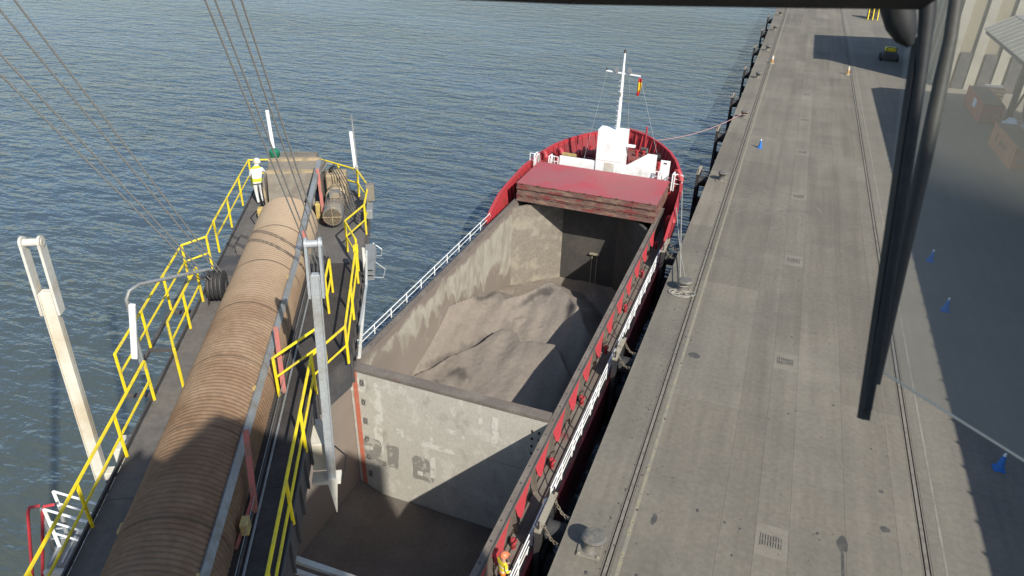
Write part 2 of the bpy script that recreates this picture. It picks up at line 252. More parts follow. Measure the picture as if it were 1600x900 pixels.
# ------------------------------------------------------------------ mesh helpers
class MB:
    """collects faces; frame = the parent's origin, subtracted from every point"""
    def __init__(s, frame=(0, 0, 0)):
        s.v = []; s.f = []; s.o = Vector(frame)
    def add(s, vs, fs):
        n = len(s.v); s.v += [Vector(p) - s.o for p in vs]; s.f += [tuple(i + n for i in f) for f in fs]; return s
    def box(s, a, b):
        x0, y0, z0 = a; x1, y1, z1 = b
        return s.add([(x0, y0, z0), (x1, y0, z0), (x1, y1, z0), (x0, y1, z0), (x0, y0, z1), (x1, y0, z1), (x1, y1, z1), (x0, y1, z1)],
                     [(0, 3, 2, 1), (4, 5, 6, 7), (0, 1, 5, 4), (1, 2, 6, 5), (2, 3, 7, 6), (3, 0, 4, 7)])
    def bar(s, p, q, wd, ht, up=(0, 0, 1)):
        p = Vector(p); q = Vector(q); d = (q - p).normalized(); u = Vector(up)
        if abs(d.dot(u)) > 0.98: u = Vector((0, 1, 0))
        r = d.cross(u).normalized(); u = r.cross(d).normalized(); r *= wd / 2; u *= ht / 2
        return s.add([p - r - u, p + r - u, p + r + u, p - r + u, q - r - u, q + r - u, q + r + u, q - r + u],
                     [(0, 3, 2, 1), (4, 5, 6, 7), (0, 1, 5, 4), (1, 2, 6, 5), (2, 3, 7, 6), (3, 0, 4, 7)])
    def tube(s, pts, r, n=8, cap=True):
        pts = [Vector(p) for p in pts]; rr = r if isinstance(r, (list, tuple)) else [r] * len(pts); vs = []; fs = []
        prev = None
        for i, p in enumerate(pts):
            if i == 0: d = pts[1] - p
            elif i == len(pts) - 1: d = p - pts[i - 1]
            else: d = (pts[i + 1] - p).normalized() + (p - pts[i - 1]).normalized()
            d.normalize()
            if prev is None:
                u = Vector((0, 0, 1)) if abs(d.z) < 0.9 else Vector((0, 1, 0))
                a = d.cross(u).normalized()
            else:
                a = (prev - d * prev.dot(d)).normalized()
            prev = a; b = d.cross(a)
            for k in range(n):
                t = 2 * math.pi * k / n; vs.append(p + (a * math.cos(t) + b * math.sin(t)) * rr[i])
        for i in range(len(pts) - 1):
            for k in range(n):
                k2 = (k + 1) % n; fs.append((i * n + k, i * n + k2, (i + 1) * n + k2, (i + 1) * n + k))
        if cap: fs.append(tuple(range(n - 1, -1, -1))); fs.append(tuple((len(pts) - 1) * n + k for k in range(n)))
        return s.add(vs, fs)
    def lathe(s, base, prof, n=16, axis=(0, 0, 1)):
        d = Vector(axis).normalized(); u = Vector((1, 0, 0)) if abs(d.x) < 0.9 else Vector((0, 1, 0)); a = d.cross(u).normalized(); b = d.cross(a); c = Vector(base); vs = []; fs = []
        for r_, h in prof:
            for k in range(n):
                t = 2 * math.pi * k / n; vs.append(c + d * h + (a * math.cos(t) + b * math.sin(t)) * r_)
        for i in range(len(prof) - 1):
            for k in range(n):
                k2 = (k + 1) % n; fs.append((i * n + k, i * n + k2, (i + 1) * n + k2, (i + 1) * n + k))
        fs.append(tuple(range(n - 1, -1, -1))); fs.append(tuple((len(prof) - 1) * n + k for k in range(n)))
        return s.add(vs, fs)
    def prism(s, poly, off):
        n = len(poly); off = Vector(off); a = [Vector(p) for p in poly]; vs = a + [p + off for p in a]
        fs = [tuple(range(n - 1, -1, -1)), tuple(range(n, 2 * n))] + [(i, (i + 1) % n, n + (i + 1) % n, n + i) for i in range(n)]
        return s.add(vs, fs)
    def torus(s, c, ax1, ax2, R1, R2, r, n=14, m=6):
        """oval ring (a chain link, a tyre)"""
        c = Vector(c); a = Vector(ax1).normalized(); b = Vector(ax2).normalized(); w_ = a.cross(b); vs = []; fs = []
        for i in range(n):
            t = 2 * math.pi * i / n; p = c + a * R1 * math.cos(t) + b * R2 * math.sin(t); o = (a * math.cos(t) + b * math.sin(t)).normalized()
            for k in range(m):
                q = 2 * math.pi * k / m; vs.append(p + (o * math.cos(q) + w_ * math.sin(q)) * r)
        for i in range(n):
            for k in range(m):
                i2 = (i + 1) % n; k2 = (k + 1) % m; fs.append((i * m + k, i2 * m + k, i2 * m + k2, i * m + k2))
        return s.add(vs, fs)
    def mesh(s, name, mt=None, smooth=False):
        me = bpy.data.meshes.new(name); me.from_pydata([tuple(p) for p in s.v], [], s.f); me.update()
        bm = bmesh.new(); bm.from_mesh(me); bmesh.ops.recalc_face_normals(bm, faces=bm.faces); bm.to_mesh(me); bm.free()
        if smooth is True: me.polygons.foreach_set('use_smooth', [True] * len(me.polygons))
        elif smooth:
            me.polygons.foreach_set('use_smooth', [True] * len(me.polygons)); me.set_sharp_from_angle(angle=R(smooth))
        if mt: me.materials.append(M[mt] if isinstance(mt, str) else mt)
        return me
    def build(s, name, mt, parent=None, smooth=False, bevel=0):
        o = bpy.data.objects.new(name, s.mesh(name, mt, smooth)); C.objects.link(o); o.parent = parent
        if bevel:
            md = o.modifiers.new('bevel', 'BEVEL'); md.width = bevel; md.segments = 2; md.limit_method = 'ANGLE'
        return o
def tag(o, label=None, cat=None, group=None, kind=None):
    if label: o['label'] = label
    if cat: o['category'] = cat
    if group: o['group'] = group
    if kind: o['kind'] = kind
    return o
def empty(name, loc=(0, 0, 0), rz=0.0, label=None, cat=None, group=None):
    o = bpy.data.objects.new(name, None); C.objects.link(o); o.location = loc; o.rotation_euler = (0, 0, rz); o.empty_display_size = 0.3
    return tag(o, label, cat, group)
def copy_tree(o, parent=None):
    c = o.copy(); C.objects.link(c); c.parent = parent
    for ch in o.children: copy_tree(ch, c)
    return c
def railing(par, frame, pts, h, mt, mids=(0.5,), r=0.024, pr=0.028, step=1.8, names=('handrail', 'mid_rail', 'railing_post'), n=6, ends=True):
    """pts: base points; a top rail, mid rails and posts, each post its own part"""
    P = [Vector(p) for p in pts]; up = Vector((0, 0, h))
    MB(frame).tube([p + up for p in P], r, n).build(names[0], mt, par, 35)
    for m_ in mids: MB(frame).tube([p + up * m_ for p in P], r * 0.85, n).build(names[1], mt, par, 35)
    for i in range(len(P) - 1):
        L_ = (P[i + 1] - P[i]).length; k = max(1, round(L_ / step))
        for j in range(k + (1 if i == len(P) - 2 else 0)):
            b = P[i].lerp(P[i + 1], j / k)
            MB(frame).tube([b, b + up], pr, n).build(names[2], mt, par, 35)

# ================================================================== SETTING
WZ = -4.0
# one sheet with an opening where the hull stands in it
hx0, hx1, hy0, hy1 = -16.9, -6.1, -28.0, 48.6
wm = MB().add([(-6000, -6000, WZ), (6000, -6000, WZ), (6000, 6000, WZ), (-6000, 6000, WZ), (hx0, hy0, WZ), (hx1, hy0, WZ), (hx1, hy1, WZ), (hx0, hy1, WZ)],
              [(0, 1, 5, 4), (1, 2, 6, 5), (2, 3, 7, 6), (3, 0, 4, 7)])
tag(wm.build('water', 'water'), 'blue grey harbour water with short wind ripples', kind='structure')

QE = -4.14
quay = MB().box((QE, -120, -10), (500, 900, -0.06)).build('quay', 'joint'); tag(quay, 'long grey concrete quay beside the ship', kind='structure')
strips = [(QE, -2.56), (-2.24, 1.0), (1.0, 2.2), (2.2, 3.35), (3.35, 5.25), (5.25, 7.0), (7.0, 7.69), (8.01, 12.6), (12.6, 17.4)]
PITCH = 11.6
for i, (a, b) in enumerate(strips):
    mesh = MB().box((a + (0 if i == 0 else 0.003), 0.003, -0.08), (b - 0.003, PITCH - 0.003, 0)).mesh('concrete_slab', 'concrete' if a < 8 else 'apron')
    off = (0, 3.7, 3.7, 8.15, 0, 6.0, 6.0, 2.0, 8.0)[i]
    for k in range(-1, 14):
        o = bpy.data.objects.new('concrete_slab', mesh); C.objects.link(o); o.parent = quay; o.location = (0, off + k * PITCH, 0)
    MB().box((a, off + 14 * PITCH, -0.08), (b, 900, 0)).build('paving', 'concrete' if a < 8 else 'apron', quay)
    MB().box((a, -120, -0.08), (b, off - PITCH, 0)).build('paving', 'concrete', quay)
MB().box((17.4, -120, -0.08), (500, 900, 0)).build('paving', 'apron', quay)
for xr in (-2.4, 7.85):
    MB().box((xr - 0.06, -120, -0.07), (xr + 0.06, 900, -0.004)).build('crane_rail', 'plate', quay)
    for sgn in (-1, 1):
        MB().box((xr + sgn * 0.085 - 0.02, -120, -0.062), (xr + sgn * 0.085 + 0.02, 900, -0.05)).build('rail_groove', 'pit', quay)
        MB().box((xr + sgn * 0.13 - 0.024, -120, -0.07), (xr + sgn * 0.13 + 0.024, 900, -0.006)).build('rail_edge', 'concrete', quay)
MB().box((-2.06, -60, 0.001), (-1.93, 400, 0.004)).build('painted_line', 'faded_yellow', quay)
MB().box((8.42, -60, 0.001), (8.50, 400, 0.004)).build('painted_line', 'faded_white', quay)
g = MB((2.75, 0, 0)).box((2.38, -0.3, 0.001), (3.12, 0.3, 0.004))
gmesh_pit = g.mesh('drain_grate', 'grate_dark')
gb_ = MB((2.75, 0, 0))
for k in range(8): gb_.box((2.40 + k * 0.09, -0.28, 0.004), (2.45 + k * 0.09, 0.28, 0.02))
for y in (-0.3, -0.02, 0.26): gb_.box((2.38, y, 0.0045), (3.12, y + 0.04, 0.0195))
gmesh_bar = gb_.mesh('grate_bars', 'plate')
gmesh_frame = MB((2.75, 0, 0)).box((2.22, -0.75, 0.0005), (3.33, 0.75, 0.0025)).mesh('grate_surround', 'grate_pad')
for y in (19.75, 31.6, 43.35, 54.9, 66.2, 77.2, 88.6, 100, 111.6):
    q = bpy.data.objects.new('grate_surround', gmesh_frame); C.objects.link(q); q.parent = quay; q.location = (2.75, y, 0.001)
    o = bpy.data.objects.new('drain_grate', gmesh_pit); C.objects.link(o); o.parent = quay; o.location = (2.75, y, 0.004)
    q = bpy.data.objects.new('grate_bars', gmesh_bar); C.objects.link(q); q.parent = o
def blob(cx, cy, rx, ry, z, mt, name, n=26, seed=0, rot=0.0):
    ps = []
    for k in range(n):
        t = 2 * math.pi * k / n; rr = 1 + 0.28 * noise.noise(Vector((math.cos(t) * 1.6, math.sin(t) * 1.6, seed * 3.1)))
        x = rx * rr * math.cos(t); y = ry * rr * math.sin(t); ps.append((cx + x * math.cos(rot) - y * math.sin(rot), cy + x * math.sin(rot) + y * math.cos(rot), z))
    MB().prism(ps, (0, 0, 0.002)).build(name, mt, quay)
for i, (x, y, rx, ry) in enumerate([(5.15, 20.6, 0.20, 0.36), (5.13, 19.5, 0.05, 0.95), (5.2, 18.4, 0.34, 0.3), (6.6, 21.9, 0.16, 0.16), (6.6, 23.9, 0.1, 0.1), (-1.3, 19.2, 0.1, 0.3), (-1.5, 30.4, 0.3, 0.22)]):
    blob(x, y, rx, ry, 0.001 + 0.0025 * (i % 2), 'oil', 'oil_stain', seed=i)
def arc_mark(cx, cy, r, a0, a1, wd, z):
    n = 22; vs = []; fs = []
    for k in range(n + 1):
        t = R(a0 + (a1 - a0) * k / n); w2 = wd * (0.5 + 0.2 * noise.noise(Vector((t * 5, r, cx))))
        for q in (-1, 1): vs.append((cx + (r + q * w2) * math.cos(t), cy + (r + q * w2) * math.sin(t) * 1.2, z))
    for k in range(n): fs.append((2 * k, 2 * k + 1, 2 * k + 3, 2 * k + 2))
    MB().add(vs, fs).build('tyre_mark', 'tyre_mark', quay)
for i, a in enumerate([(0.6, 50.2, 2.6, -20, 200, 0.13), (1.2, 51.2, 3.3, 10, 170, 0.11), (3.8, 47.0, 4.2, 60, 150, 0.12), (0.2, 49.0, 1.7, -60, 190, 0.12), (5.5, 57, 5.5, 195, 290, 0.12), (4.9, 57.6, 6.5, 200, 280, 0.1)]):
    arc_mark(*a, 0.0012 + 0.0011 * i)

# spilled crumbs of cargo along the waterside rail and over the lanes
rd = random.Random(11); vs = []; fs = []
for k in range(900):
    if k < 500: x = -2.4 + rd.gauss(0, 0.45); y = rd.choice((18, 24, 29.5, 31, 33, 41, 52, 66)) + rd.gauss(0, 2.5)
    else: x = rd.uniform(-3.9, 7.6); y = 14 + 70 * rd.random() ** 1.6
    r_ = rd.uniform(0.012, 0.035) * (1.0 if k % 9 else 2.2); a0 = rd.uniform(0, 6.28); b = len(vs)
    for q in range(5): vs.append((x + r_ * rd.uniform(0.6, 1.2) * math.cos(a0 + q * 1.257), y + r_ * rd.uniform(0.6, 1.6) * math.sin(a0 + q * 1.257), 0.006))
    vs.append((x, y, 0.006 + r_ * 0.5))
    for q in range(5): fs.append((b + q, b + (q + 1) % 5, b + 5))
sp0 = MB((0, 30, 0)).add(vs, fs).build('cargo_crumbs', 'oil', None); sp0.location = (0, 30, 0); tag(sp0, 'dark crumbs of spilled cargo scattered on the quay', 'debris', kind='stuff')

# ================================================================== LAND SIDE BUILDINGS
sf = (26, 20, 0)
shed = empty('open_shed', sf, 0, 'long open-fronted shed with pale ribbed fascia and dark columns along the apron', 'shed')
y = 88.0
while y > -40:
    for k in range(1):
        p = MB(sf); p.prism([(17.95, y - 1.52, 8.5), (17.95, y, 8.5), (20.25, y, 9.85), (20.25, y - 1.52, 9.85)], (0.03, 0, -0.05)); p.bar((17.92, y - 0.04, 8.54), (20.22, y - 0.04, 9.89), 0.09, 0.07); p.build('fascia_panel', 'fascia', shed)
    y -= 1.55
MB(sf).add([(20.3, -42, 9.76), (20.3, 88.2, 9.76), (34, 88.2, 11.2), (34, -42, 11.2), (20.3, -42, 9.9), (20.3, 88.2, 9.9), (34, 88.2, 11.4), (34, -42, 11.4)],
           [(0, 1, 2, 3), (7, 6, 5, 4), (0, 4, 5, 1), (1, 5, 6, 2), (2, 6, 7, 3), (3, 7, 4, 0)]).build('roof', 'roof_grey', shed)
for y in range(-40, 89, 2): MB(sf).bar((20.3, y, 9.93), (34, y, 11.43), 0.08, 0.06).build('roof_rib', 'roof_grey', shed)
MB(sf).box((27.5, -42, 0), (28, 88, 9.9)).build('back_wall', 'tan_wall', shed)
MB(sf).box((18.3, 87.7, 8.0), (28, 88.1, 8.6)).build('gable_beam', 'dark_steel', shed)
MB(sf).box((18.1, -42, 8.1), (18.3, 87.6, 8.45)).build('eaves_beam', 'dark_steel', shed)
for y in (87, 75.5, 64, 52, 40, 28, 16, 4):
    MB(sf).box((22.3, y - 0.25, 0), (22.8, y + 0.25, 8.7)).build('column', 'dark_steel', shed)
    MB(sf).bar((22.55, y - 0.4, 7.2), (22.55, y - 5.5, 0.3), 0.18, 0.18).build('brace', 'dark_steel', shed)
    MB(sf).bar((22.55, y - 5.5, 7.2), (22.55, y - 0.4, 0.3), 0.18, 0.18).build('brace', 'dark_steel', shed)
    MB(sf).bar((18.4, y, 8.45), (27.4, y, 9.5), 0.2, 0.3).build('rafter', 'dark_steel', shed)
hf = (24, 118, 0)
hall = empty('storage_hall', hf, 0, 'beige storage hall with tall pale pilasters at the far end of the apron', 'warehouse')
MB(hf).box((17.2, 100, 0), (44, 119, 13.9)).build('wall', 'tan_wall', hall)
MB(hf).add([(16.4, 99.2, 13.92), (16.4, 119.6, 13.92), (30, 119.6, 17.5), (30, 99.2, 17.5), (45, 119.6, 13.92), (45, 99.2, 13.92)], [(0, 3, 2, 1), (3, 5, 4, 2), (0, 5, 3), (1, 2, 4), (0, 1, 4, 5)]).build('roof', 'roof_grey', hall)
for x in (17.6, 20.2, 22.9, 25.6, 28.3): MB(hf).box((x, 99.7, 0), (x + 1.0, 99.98, 13.5)).build('pilaster', 'fascia', hall)
for yy in (101, 105, 109, 113, 117): MB(hf).box((16.95, yy, 0), (17.18, yy + 1.0, 13.5)).build('pilaster', 'fascia', hall)
for x in (18.8, 21.4, 24.1): MB(hf).box((x + 0.1, 99.8, 0), (x + 1.3, 99.96, 4.2)).build('roller_door', 'dark_steel', hall)

# shipping containers
def container(name, loc, L_, W_, H_, body, label, yaw=0.0):
    c = empty(name, loc, yaw, label, 'container', 'containers beside the shed')
    b = MB()
    n = 34; vs = []; fs = []
    # corrugated long side walls
    for sx in (-1, 1):
        base = len(vs)
        for k in range(n + 1):
            yy = L_ * k / n; d = 0.035 if (k // 2) % 2 else 0.0
            vs += [(sx * (W_ / 2 - 0.03 - d), yy, 0.12), (sx * (W_ / 2 - 0.03 - d), yy, H_ - 0.1)]
        for k in range(n): fs.append((base + 2 * k, base + 2 * k + 2, base + 2 * k + 3, base + 2 * k + 1))
    b.add(vs, fs); b.build('side_wall', body, c)
    MB().box((-W_ / 2 + 0.06, L_ - 0.08, 0.1), (W_ / 2 - 0.06, L_ - 0.03, H_ - 0.08)).build('end_wall', body, c)
    f = MB()
    for sx in (-1, 1):
        f.box((sx * W_ / 2 - (0.1 if sx > 0 else 0), 0, 0), (sx * W_ / 2 + (0.1 if sx < 0 else 0), 0.1, H_)); f.box((sx * W_ / 2 - (0.1 if sx > 0 else 0), L_ - 0.1, 0), (sx * W_ / 2 + (0.1 if sx < 0 else 0), L_, H_))
        f.box((sx * W_ / 2 - (0.09 if sx > 0 else 0), 0.1, 0.003), (sx * W_ / 2 + (0.09 if sx < 0 else 0), L_ - 0.1, 0.13)); f.box((sx * W_ / 2 - (0.09 if sx > 0 else 0), 0.1, H_ - 0.11), (sx * W_ / 2 + (0.09 if sx < 0 else 0), L_ - 0.1, H_ - 0.003))
    f.build('corner_frame', body, c)
    MB().box((-W_ / 2 + 0.09, 0.1, H_ - 0.06), (W_ / 2 - 0.09, L_ - 0.1, H_ - 0.02)).build('top_sheet', 'box_roof', c)
    for sx in (-1, 1):
        d = MB().box((min(0.01 * sx, sx * (W_ / 2 - 0.11)), 0.02, 0.1), (max(0.01 * sx, sx * (W_ / 2 - 0.11)), 0.07, H_ - 0.1)).build('door', body, c)
        for q in (0.25, 0.6): MB().tube([(sx * W_ / 2 * q, -0.01, 0.08), (sx * W_ / 2 * q, -0.01, H_ - 0.08)], 0.022, 6).build('locking_bar', 'galv', d)
        MB().box((sx * W_ * 0.21 - 0.12, -0.03, H_ * 0.42), (sx * W_ * 0.21 + 0.12, -0.015, H_ * 0.47)).build('handle', 'galv', d)
    return c
c1 = container('shipping_container', (20.25, 84.0, 0), 8.7, 1.95, 1.95, 'box_red', 'red brown container with white notice panel on its side, the farther one', 0.0)
MB().box((-1.0, 3.0, 0.75), (-0.97, 4.4, 1.6)).build('notice_panel', 'cone_white', c1)
c2 = container('shipping_container', (20.25, 68.9, 0), 7.9, 1.95, 2.0, 'box_orange', 'faded orange container with dark lettering on its side, the nearer one', 0.03)
lg = MB()
lg.box((-0.995, 6.0, 0.75), (-0.98, 6.14, 1.5)); lg.box((-0.995, 5.6, 1.36), (-0.98, 5.98, 1.5)); lg.box((-0.995, 5.6, 1.05), (-0.98, 5.98, 1.17)); lg.box((-0.995, 5.6, 0.75), (-0.98, 5.98, 0.87))
for k in range(4): lg.box((-0.995, 4.5 - k * 0.62, 0.85), (-0.98, 4.6 - k * 0.62, 1.25)); lg.box((-0.995, 4.2 - k * 0.62, 0.95 + 0.1 * (k % 2)), (-0.98, 4.45 - k * 0.62, 1.05 + 0.1 * (k % 2)))
lg.build('lettering', 'logo_dark', c2)
# white wrapped bundle between the containers
bm_ = bmesh.new(); bmesh.ops.create_icosphere(bm_, subdivisions=3, radius=1)
for v in bm_.verts:
    n_ = noise.noise(v.co * 2.3) * 0.35 + noise.noise(v.co * 5) * 0.15; v.co = Vector((v.co.x * 1.1, v.co.y * 1.5, max(0, v.co.z * 0.9 + 0.35))) * (1 + n_)
me = bpy.data.meshes.new('tarp_bundle'); bm_.to_mesh(me); bm_.free(); me.materials.append(M['tarp'])
o = bpy.data.objects.new('tarp_bundle', me); C.objects.link(o); o.location = (22.0, 81.6, 0); tag(o, 'crumpled white tarpaulin bundle on the ground between the containers', 'tarpaulin')
# small crate behind the red container
cf = (22.4, 95.2, 0)
cr = empty('timber_crate', cf, 0, 'pale timber crate standing behind the red brown container', 'crate')
MB(cf).box((21.5, 94.5, 0.1), (23.3, 96, 1.6)).build('body', 'cream', cr)
for k in range(4): MB(cf).box((21.45, 94.44, 0.12 + k * 0.4), (23.35, 94.49, 0.42 + k * 0.4)).build('plank', 'gear', cr)

# ================================================================== QUAY FURNITURE
def bollard_proto():
    b = empty('bollard', (0, 0, 0), 0)
    MB().box((-0.42, -0.42, 0.0), (0.42, 0.42, 0.06)).build('base_plate', 'plate', b, bevel=0.02)
    MB().lathe((0, 0, 0.06), [(0.30, 0), (0.25, 0.08), (0.22, 0.2), (0.22, 0.36), (0.27, 0.46)], 18).build('post', 'bollard', b, 40)
    h = MB(); vs = []; fs = []; n = 20
    prof = [(0.27, 0.46), (0.38, 0.52), (0.41, 0.60), (0.36, 0.68), (0.18, 0.73)]
    h.lathe((0, 0, 0.06), prof, n)
    for v in h.v: v.x += 0.10; v.x *= 1.08; v.z += 0.06 * v.x
    h.build('head', 'bollard', b, 40)
    for sx in (-1, 1):
        for sy in (-1, 1): MB().lathe((sx * 0.33, sy * 0.33, 0.06), [(0.06, 0), (0.06, 0.04), (0.025, 0.05)], 6).build('bolt', 'beige_steel', b)
    return b
bp = bollard_proto()
BY = [17.0, 36.7, 55.9, 75.2, 94.2, 113, 131.6, 149.5]
blab = ['grey mooring bollard nearest the camera, with nothing tied to it', 'mooring bollard with the two grey ropes made fast to it', 'bare mooring bollard just beyond the ship bow', 'mooring bollard holding the pink mooring line',
        'bare bollard next beyond the pink rope bollard', 'sixth mooring bollard along the quay edge', 'second farthest mooring bollard on the quay edge', 'farthest small mooring bollard on the quay edge']
for i, y in enumerate(BY):
    o = bp if i == 0 else copy_tree(bp)
    o.location = (-3.12, y, 0.0); tag(o, blab[i], 'bollard', 'mooring bollards along the quay edge'); o.rotation_euler = (0, 0, R(-12 if i % 2 else 4))

def fender(y, label, chains):
    f = empty('quay_fender', (QE, y, 0), 0, label, 'fender', 'fenders along the quay wall'); fr = (QE, y, 0)
    x0, x1 = -5.12, -4.92
    p = MB(fr)
    for yy in (y - 1.0, y + 0.68): p.box((x0, yy, -3.9), (x1, yy + 0.32, 0.1))
    p.build('upright', 'black_steel', f)
    for zz in (-0.9, -2.5, -3.85): MB(fr).box((x0 + 0.03, y - 0.67, zz), (x1 - 0.03, y + 0.67, zz + 0.75 if zz < -3 else zz + 0.62)).build('facing_panel', 'black_rubber', f)
    MB(fr).box((x0 - 0.02, y - 1.02, 0.105), (x1 + 0.02, y + 1.02, 0.2)).build('top_cap', 'beige_steel', f)
    MB(fr).bar((-5.02, y - 0.9, 0.2), (-5.02, y - 0.9, 0.55), 0.06, 0.06).build('lug', 'black_steel', f)
    MB(fr).bar((-5.02, y + 0.9, 0.2), (-5.02, y + 0.9, 0.55), 0.06, 0.06).build('lug', 'black_steel', f)
    for zz in (-0.75, -2.6): MB(fr).lathe((x1, y, zz), [(0.5, 0), (0.42, 0.1), (0.42, 0.66), (0.52, 0.76)], 18, (1, 0, 0)).build('rubber_drum', 'black_rubber', f, 40)
    for cy in chains:
        a = Vector((-4.95, y + cy, 0.12)); b_ = Vector((QE - 0.02, y + cy - 0.5, -0.12)); n = 9; ch = MB(fr)
        for k in range(n):
            t = (k + 0.5) / n; c_ = a.lerp(b_, t) - Vector((0, 0, 0.22 * math.sin(math.pi * t))); d = (b_ - a).normalized(); sd = Vector((0, 0, 1)) if k % 2 else d.cross(Vector((0, 0, 1)))
            ch.torus(c_, d, sd, 0.085, 0.05, 0.02, 12, 5)
        ch.build('chain', 'chain', f, True)
FY = [17.9, 29.3, 42.0, 57.2, 70.0, 83.7, 99.0, 115.0, 131.0, 147.0]
flab = ['black fender with beige cap and chain nearest the camera, beside the ship rail', 'second fender along the ship side, with slack chains', 'fender at the shoulder of the ship, behind the bow', 'tall black fender frame just ahead of the ship bow',
        'black fender frame nearest the pink mooring line', 'black fender frame third beyond the ship bow', 'black fender frame fourth beyond the ship bow', 'small distant fender frame, third from the far end', 'second farthest fender frame on the quay wall', 'farthest fender frame on the quay wall']
for i, y in enumerate(FY): fender(y, flab[i], (-0.55, 0.75) if i < 3 else (0.6,))
for i, y in enumerate((23.5, 35.5)):
    pass

def cone_proto():
    c = empty('traffic_cone', (0, 0, 0))
    MB().box((-0.26, -0.26, 0), (0.26, 0.26, 0.05)).build('base', 'cone_blue', c, bevel=0.015)
    MB().lathe((0, 0, 0.05), [(0.21, 0), (0.145, 0.36), (0.075, 0.76)], 16).build('body', 'cone_blue', c, 40)
    MB().lathe((0, 0, 0.81), [(0.075, 0), (0.05, 0.15), (0.035, 0.16)], 16).build('reflective_top', 'cone_white', c, 40)
    return c
cp = cone_proto()
for i, (x, y, l) in enumerate([(-0.86, 65.8, 'blue cone with white top standing alone on the sunlit lane'), (11.14, 27.1, 'nearest blue cone, in the shade at the right edge'),
                               (10.85, 40.3, 'middle one of the three blue cones in the shade'), (10.83, 46.8, 'farthest of the three blue cones in the shade')]):
    o = cp if i == 0 else copy_tree(cp)
    o.location = (x, y, 0.0); o.scale = (0.85,) * 3; tag(o, l, 'cone', 'blue traffic cones on the quay')
def beacon(loc, label):
    c = empty('marker_post', loc, 0, label, 'marker', 'small marker posts by the crane rails')
    MB(loc).lathe(loc, [(0.45, 0), (0.42, 0.12), (0.2, 0.16)], 14).build('base', 'beige_steel', c)
    MB(loc).lathe((loc[0], loc[1], 0.16), [(0.22, 0), (0.2, 0.55)], 12).build('orange_drum', 'orange', c, 40)
    c.scale = (0.8,) * 3
    MB(loc).lathe((loc[0], loc[1], 0.715), [(0.19, 0), (0.16, 0.5), (0.05, 0.56)], 12).build('white_top', 'cream', c, 40)
beacon((-2.0, 104.1, 0), 'small orange and white marker post by the waterside crane rail')
beacon((7.4, 101.7, 0), 'small orange and white marker post by the landside crane rail')
# machine on the shaded apron
mf = (13.0, 113.9, 0)
mc = empty('yard_machine', mf, 0, 'small dark yard machine with a yellow hood on the shaded apron', 'machine')
MB(mf).box((12.0, 113.2, 0.35), (14.0, 115.6, 1.15)).build('chassis', 'dark_steel', mc, bevel=0.08)
MB(mf).box((12.3, 114.2, 1.16), (13.7, 115.4, 1.65)).build('hood', 'yellow', mc, bevel=0.08)
for sx in (12.0, 14.0):
    for sy in (113.6, 115.2): MB(mf).lathe((sx - (0.1 if sx < 13 else -0.02), sy, 0.4), [(0.3, -0.1), (0.4, -0.06), (0.4, 0.14), (0.3, 0.18)], 16, (1, 0, 0)).build('wheel', 'black_rubber', mc, 40)
MB(mf).bar((12.4, 113.3, 1.1), (12.4, 113.0, 1.9), 0.08, 0.08).bar((13.6, 113.3, 1.1), (13.6, 113.0, 1.9), 0.08, 0.08).bar((12.4, 113.0, 1.9), (13.6, 113.0, 1.9), 0.08, 0.08).build('roll_bar', 'black_steel', mc)
tf = (13.3, 154, 0)
tr = empty('access_stair', tf, 0, 'small yellow stair frame far off beneath the window bar', 'stair')
for x in (12.2, 13.0, 13.8): MB(tf).bar((x, 152.6, 0), (x, 154.6, 2.6), 0.14, 0.2).build('stringer', 'yellow', tr)
for k in range(7): MB(tf).box((12.3, 152.75 + k * 0.27, 0.3 + k * 0.34), (13.7, 152.95 + k * 0.27, 0.34 + k * 0.34)).build('tread', 'dark_steel', tr)
MB(tf).box((12.1, 154.62, 0), (13.9, 155.6, 2.6)).build('platform', 'dark_steel', tr)

# ================================================================== THE SHIP
SX = -11.5; SF = (SX, 20, WZ)
ship = empty('cargo_ship', SF, 0, 'red dry cargo ship with open hold moored alongside the quay', 'ship')
HB = [(-34, 5.2), (-30, 6.1), (-20, 6.3), (0, 6.3), (42, 6.3), (47, 6.28), (50, 6.12), (52, 5.72), (54, 5.0), (55.5, 4.25), (56.8, 3.3), (57.9, 2.2), (58.7, 1.2), (59.05, 0.5), (59.15, 0.0)]
def interp(tab, y):
    for (a, b), (c, d) in zip(tab, tab[1:]):
        if a <= y <= c: return b + (d - b) * (y - a) / (c - a)
    return tab[0][1] if y < tab[0][0] else tab[-1][1]
ZT = [(-34, -1.35), (41.5, -1.35), (43.5, -0.2), (45, 0.42), (50, 1.05), (54, 1.65), (59.2, 2.15)]
DKZ = -1.4
def hull_w(y, z):           # flare: the waterline is narrower towards the bow
    wtop = interp(HB, y); zt = interp(ZT, y); f = max(0, (y - 44) / 15.2); t = max(0, min(1, (zt - z) / (zt + 9)))
    return max(0, wtop * (1 - f * (0.75 * t ** 0.8)))
ys = [-34, -33, -30, -20, 0, 20, 38, 41.5, 42.5, 43.5, 45, 46.5, 48, 49.5, 50.8, 52, 53, 54, 54.8, 55.5, 56.2, 56.8, 57.4, 57.9, 58.3, 58.7, 58.95, 59.15]
levels = 7
def shell(inner=0.0):
    vs = []; fs = []; loop = [(y, -1) for y in ys] + [(y, 1) for y in reversed(ys[:-1])]
    for y, sg in loop:
        zt = interp(ZT, y)
        for k in range(levels):
            z = zt + (-8.5 - zt) * k / (levels - 1)
            yy = y - (0 if y < 50 else (y - 50) / 9.15 * 2.6 * (k / (levels - 1)))
            vs.append((SX + sg * hull_w(y, z), yy, z))
    n = len(loop)
    for i in range(n):
        j = (i + 1) % n
        for k in range(levels - 1): fs.append((i * levels + k, j * levels + k, j * levels + k + 1, i * levels + k + 1))
    return vs, fs
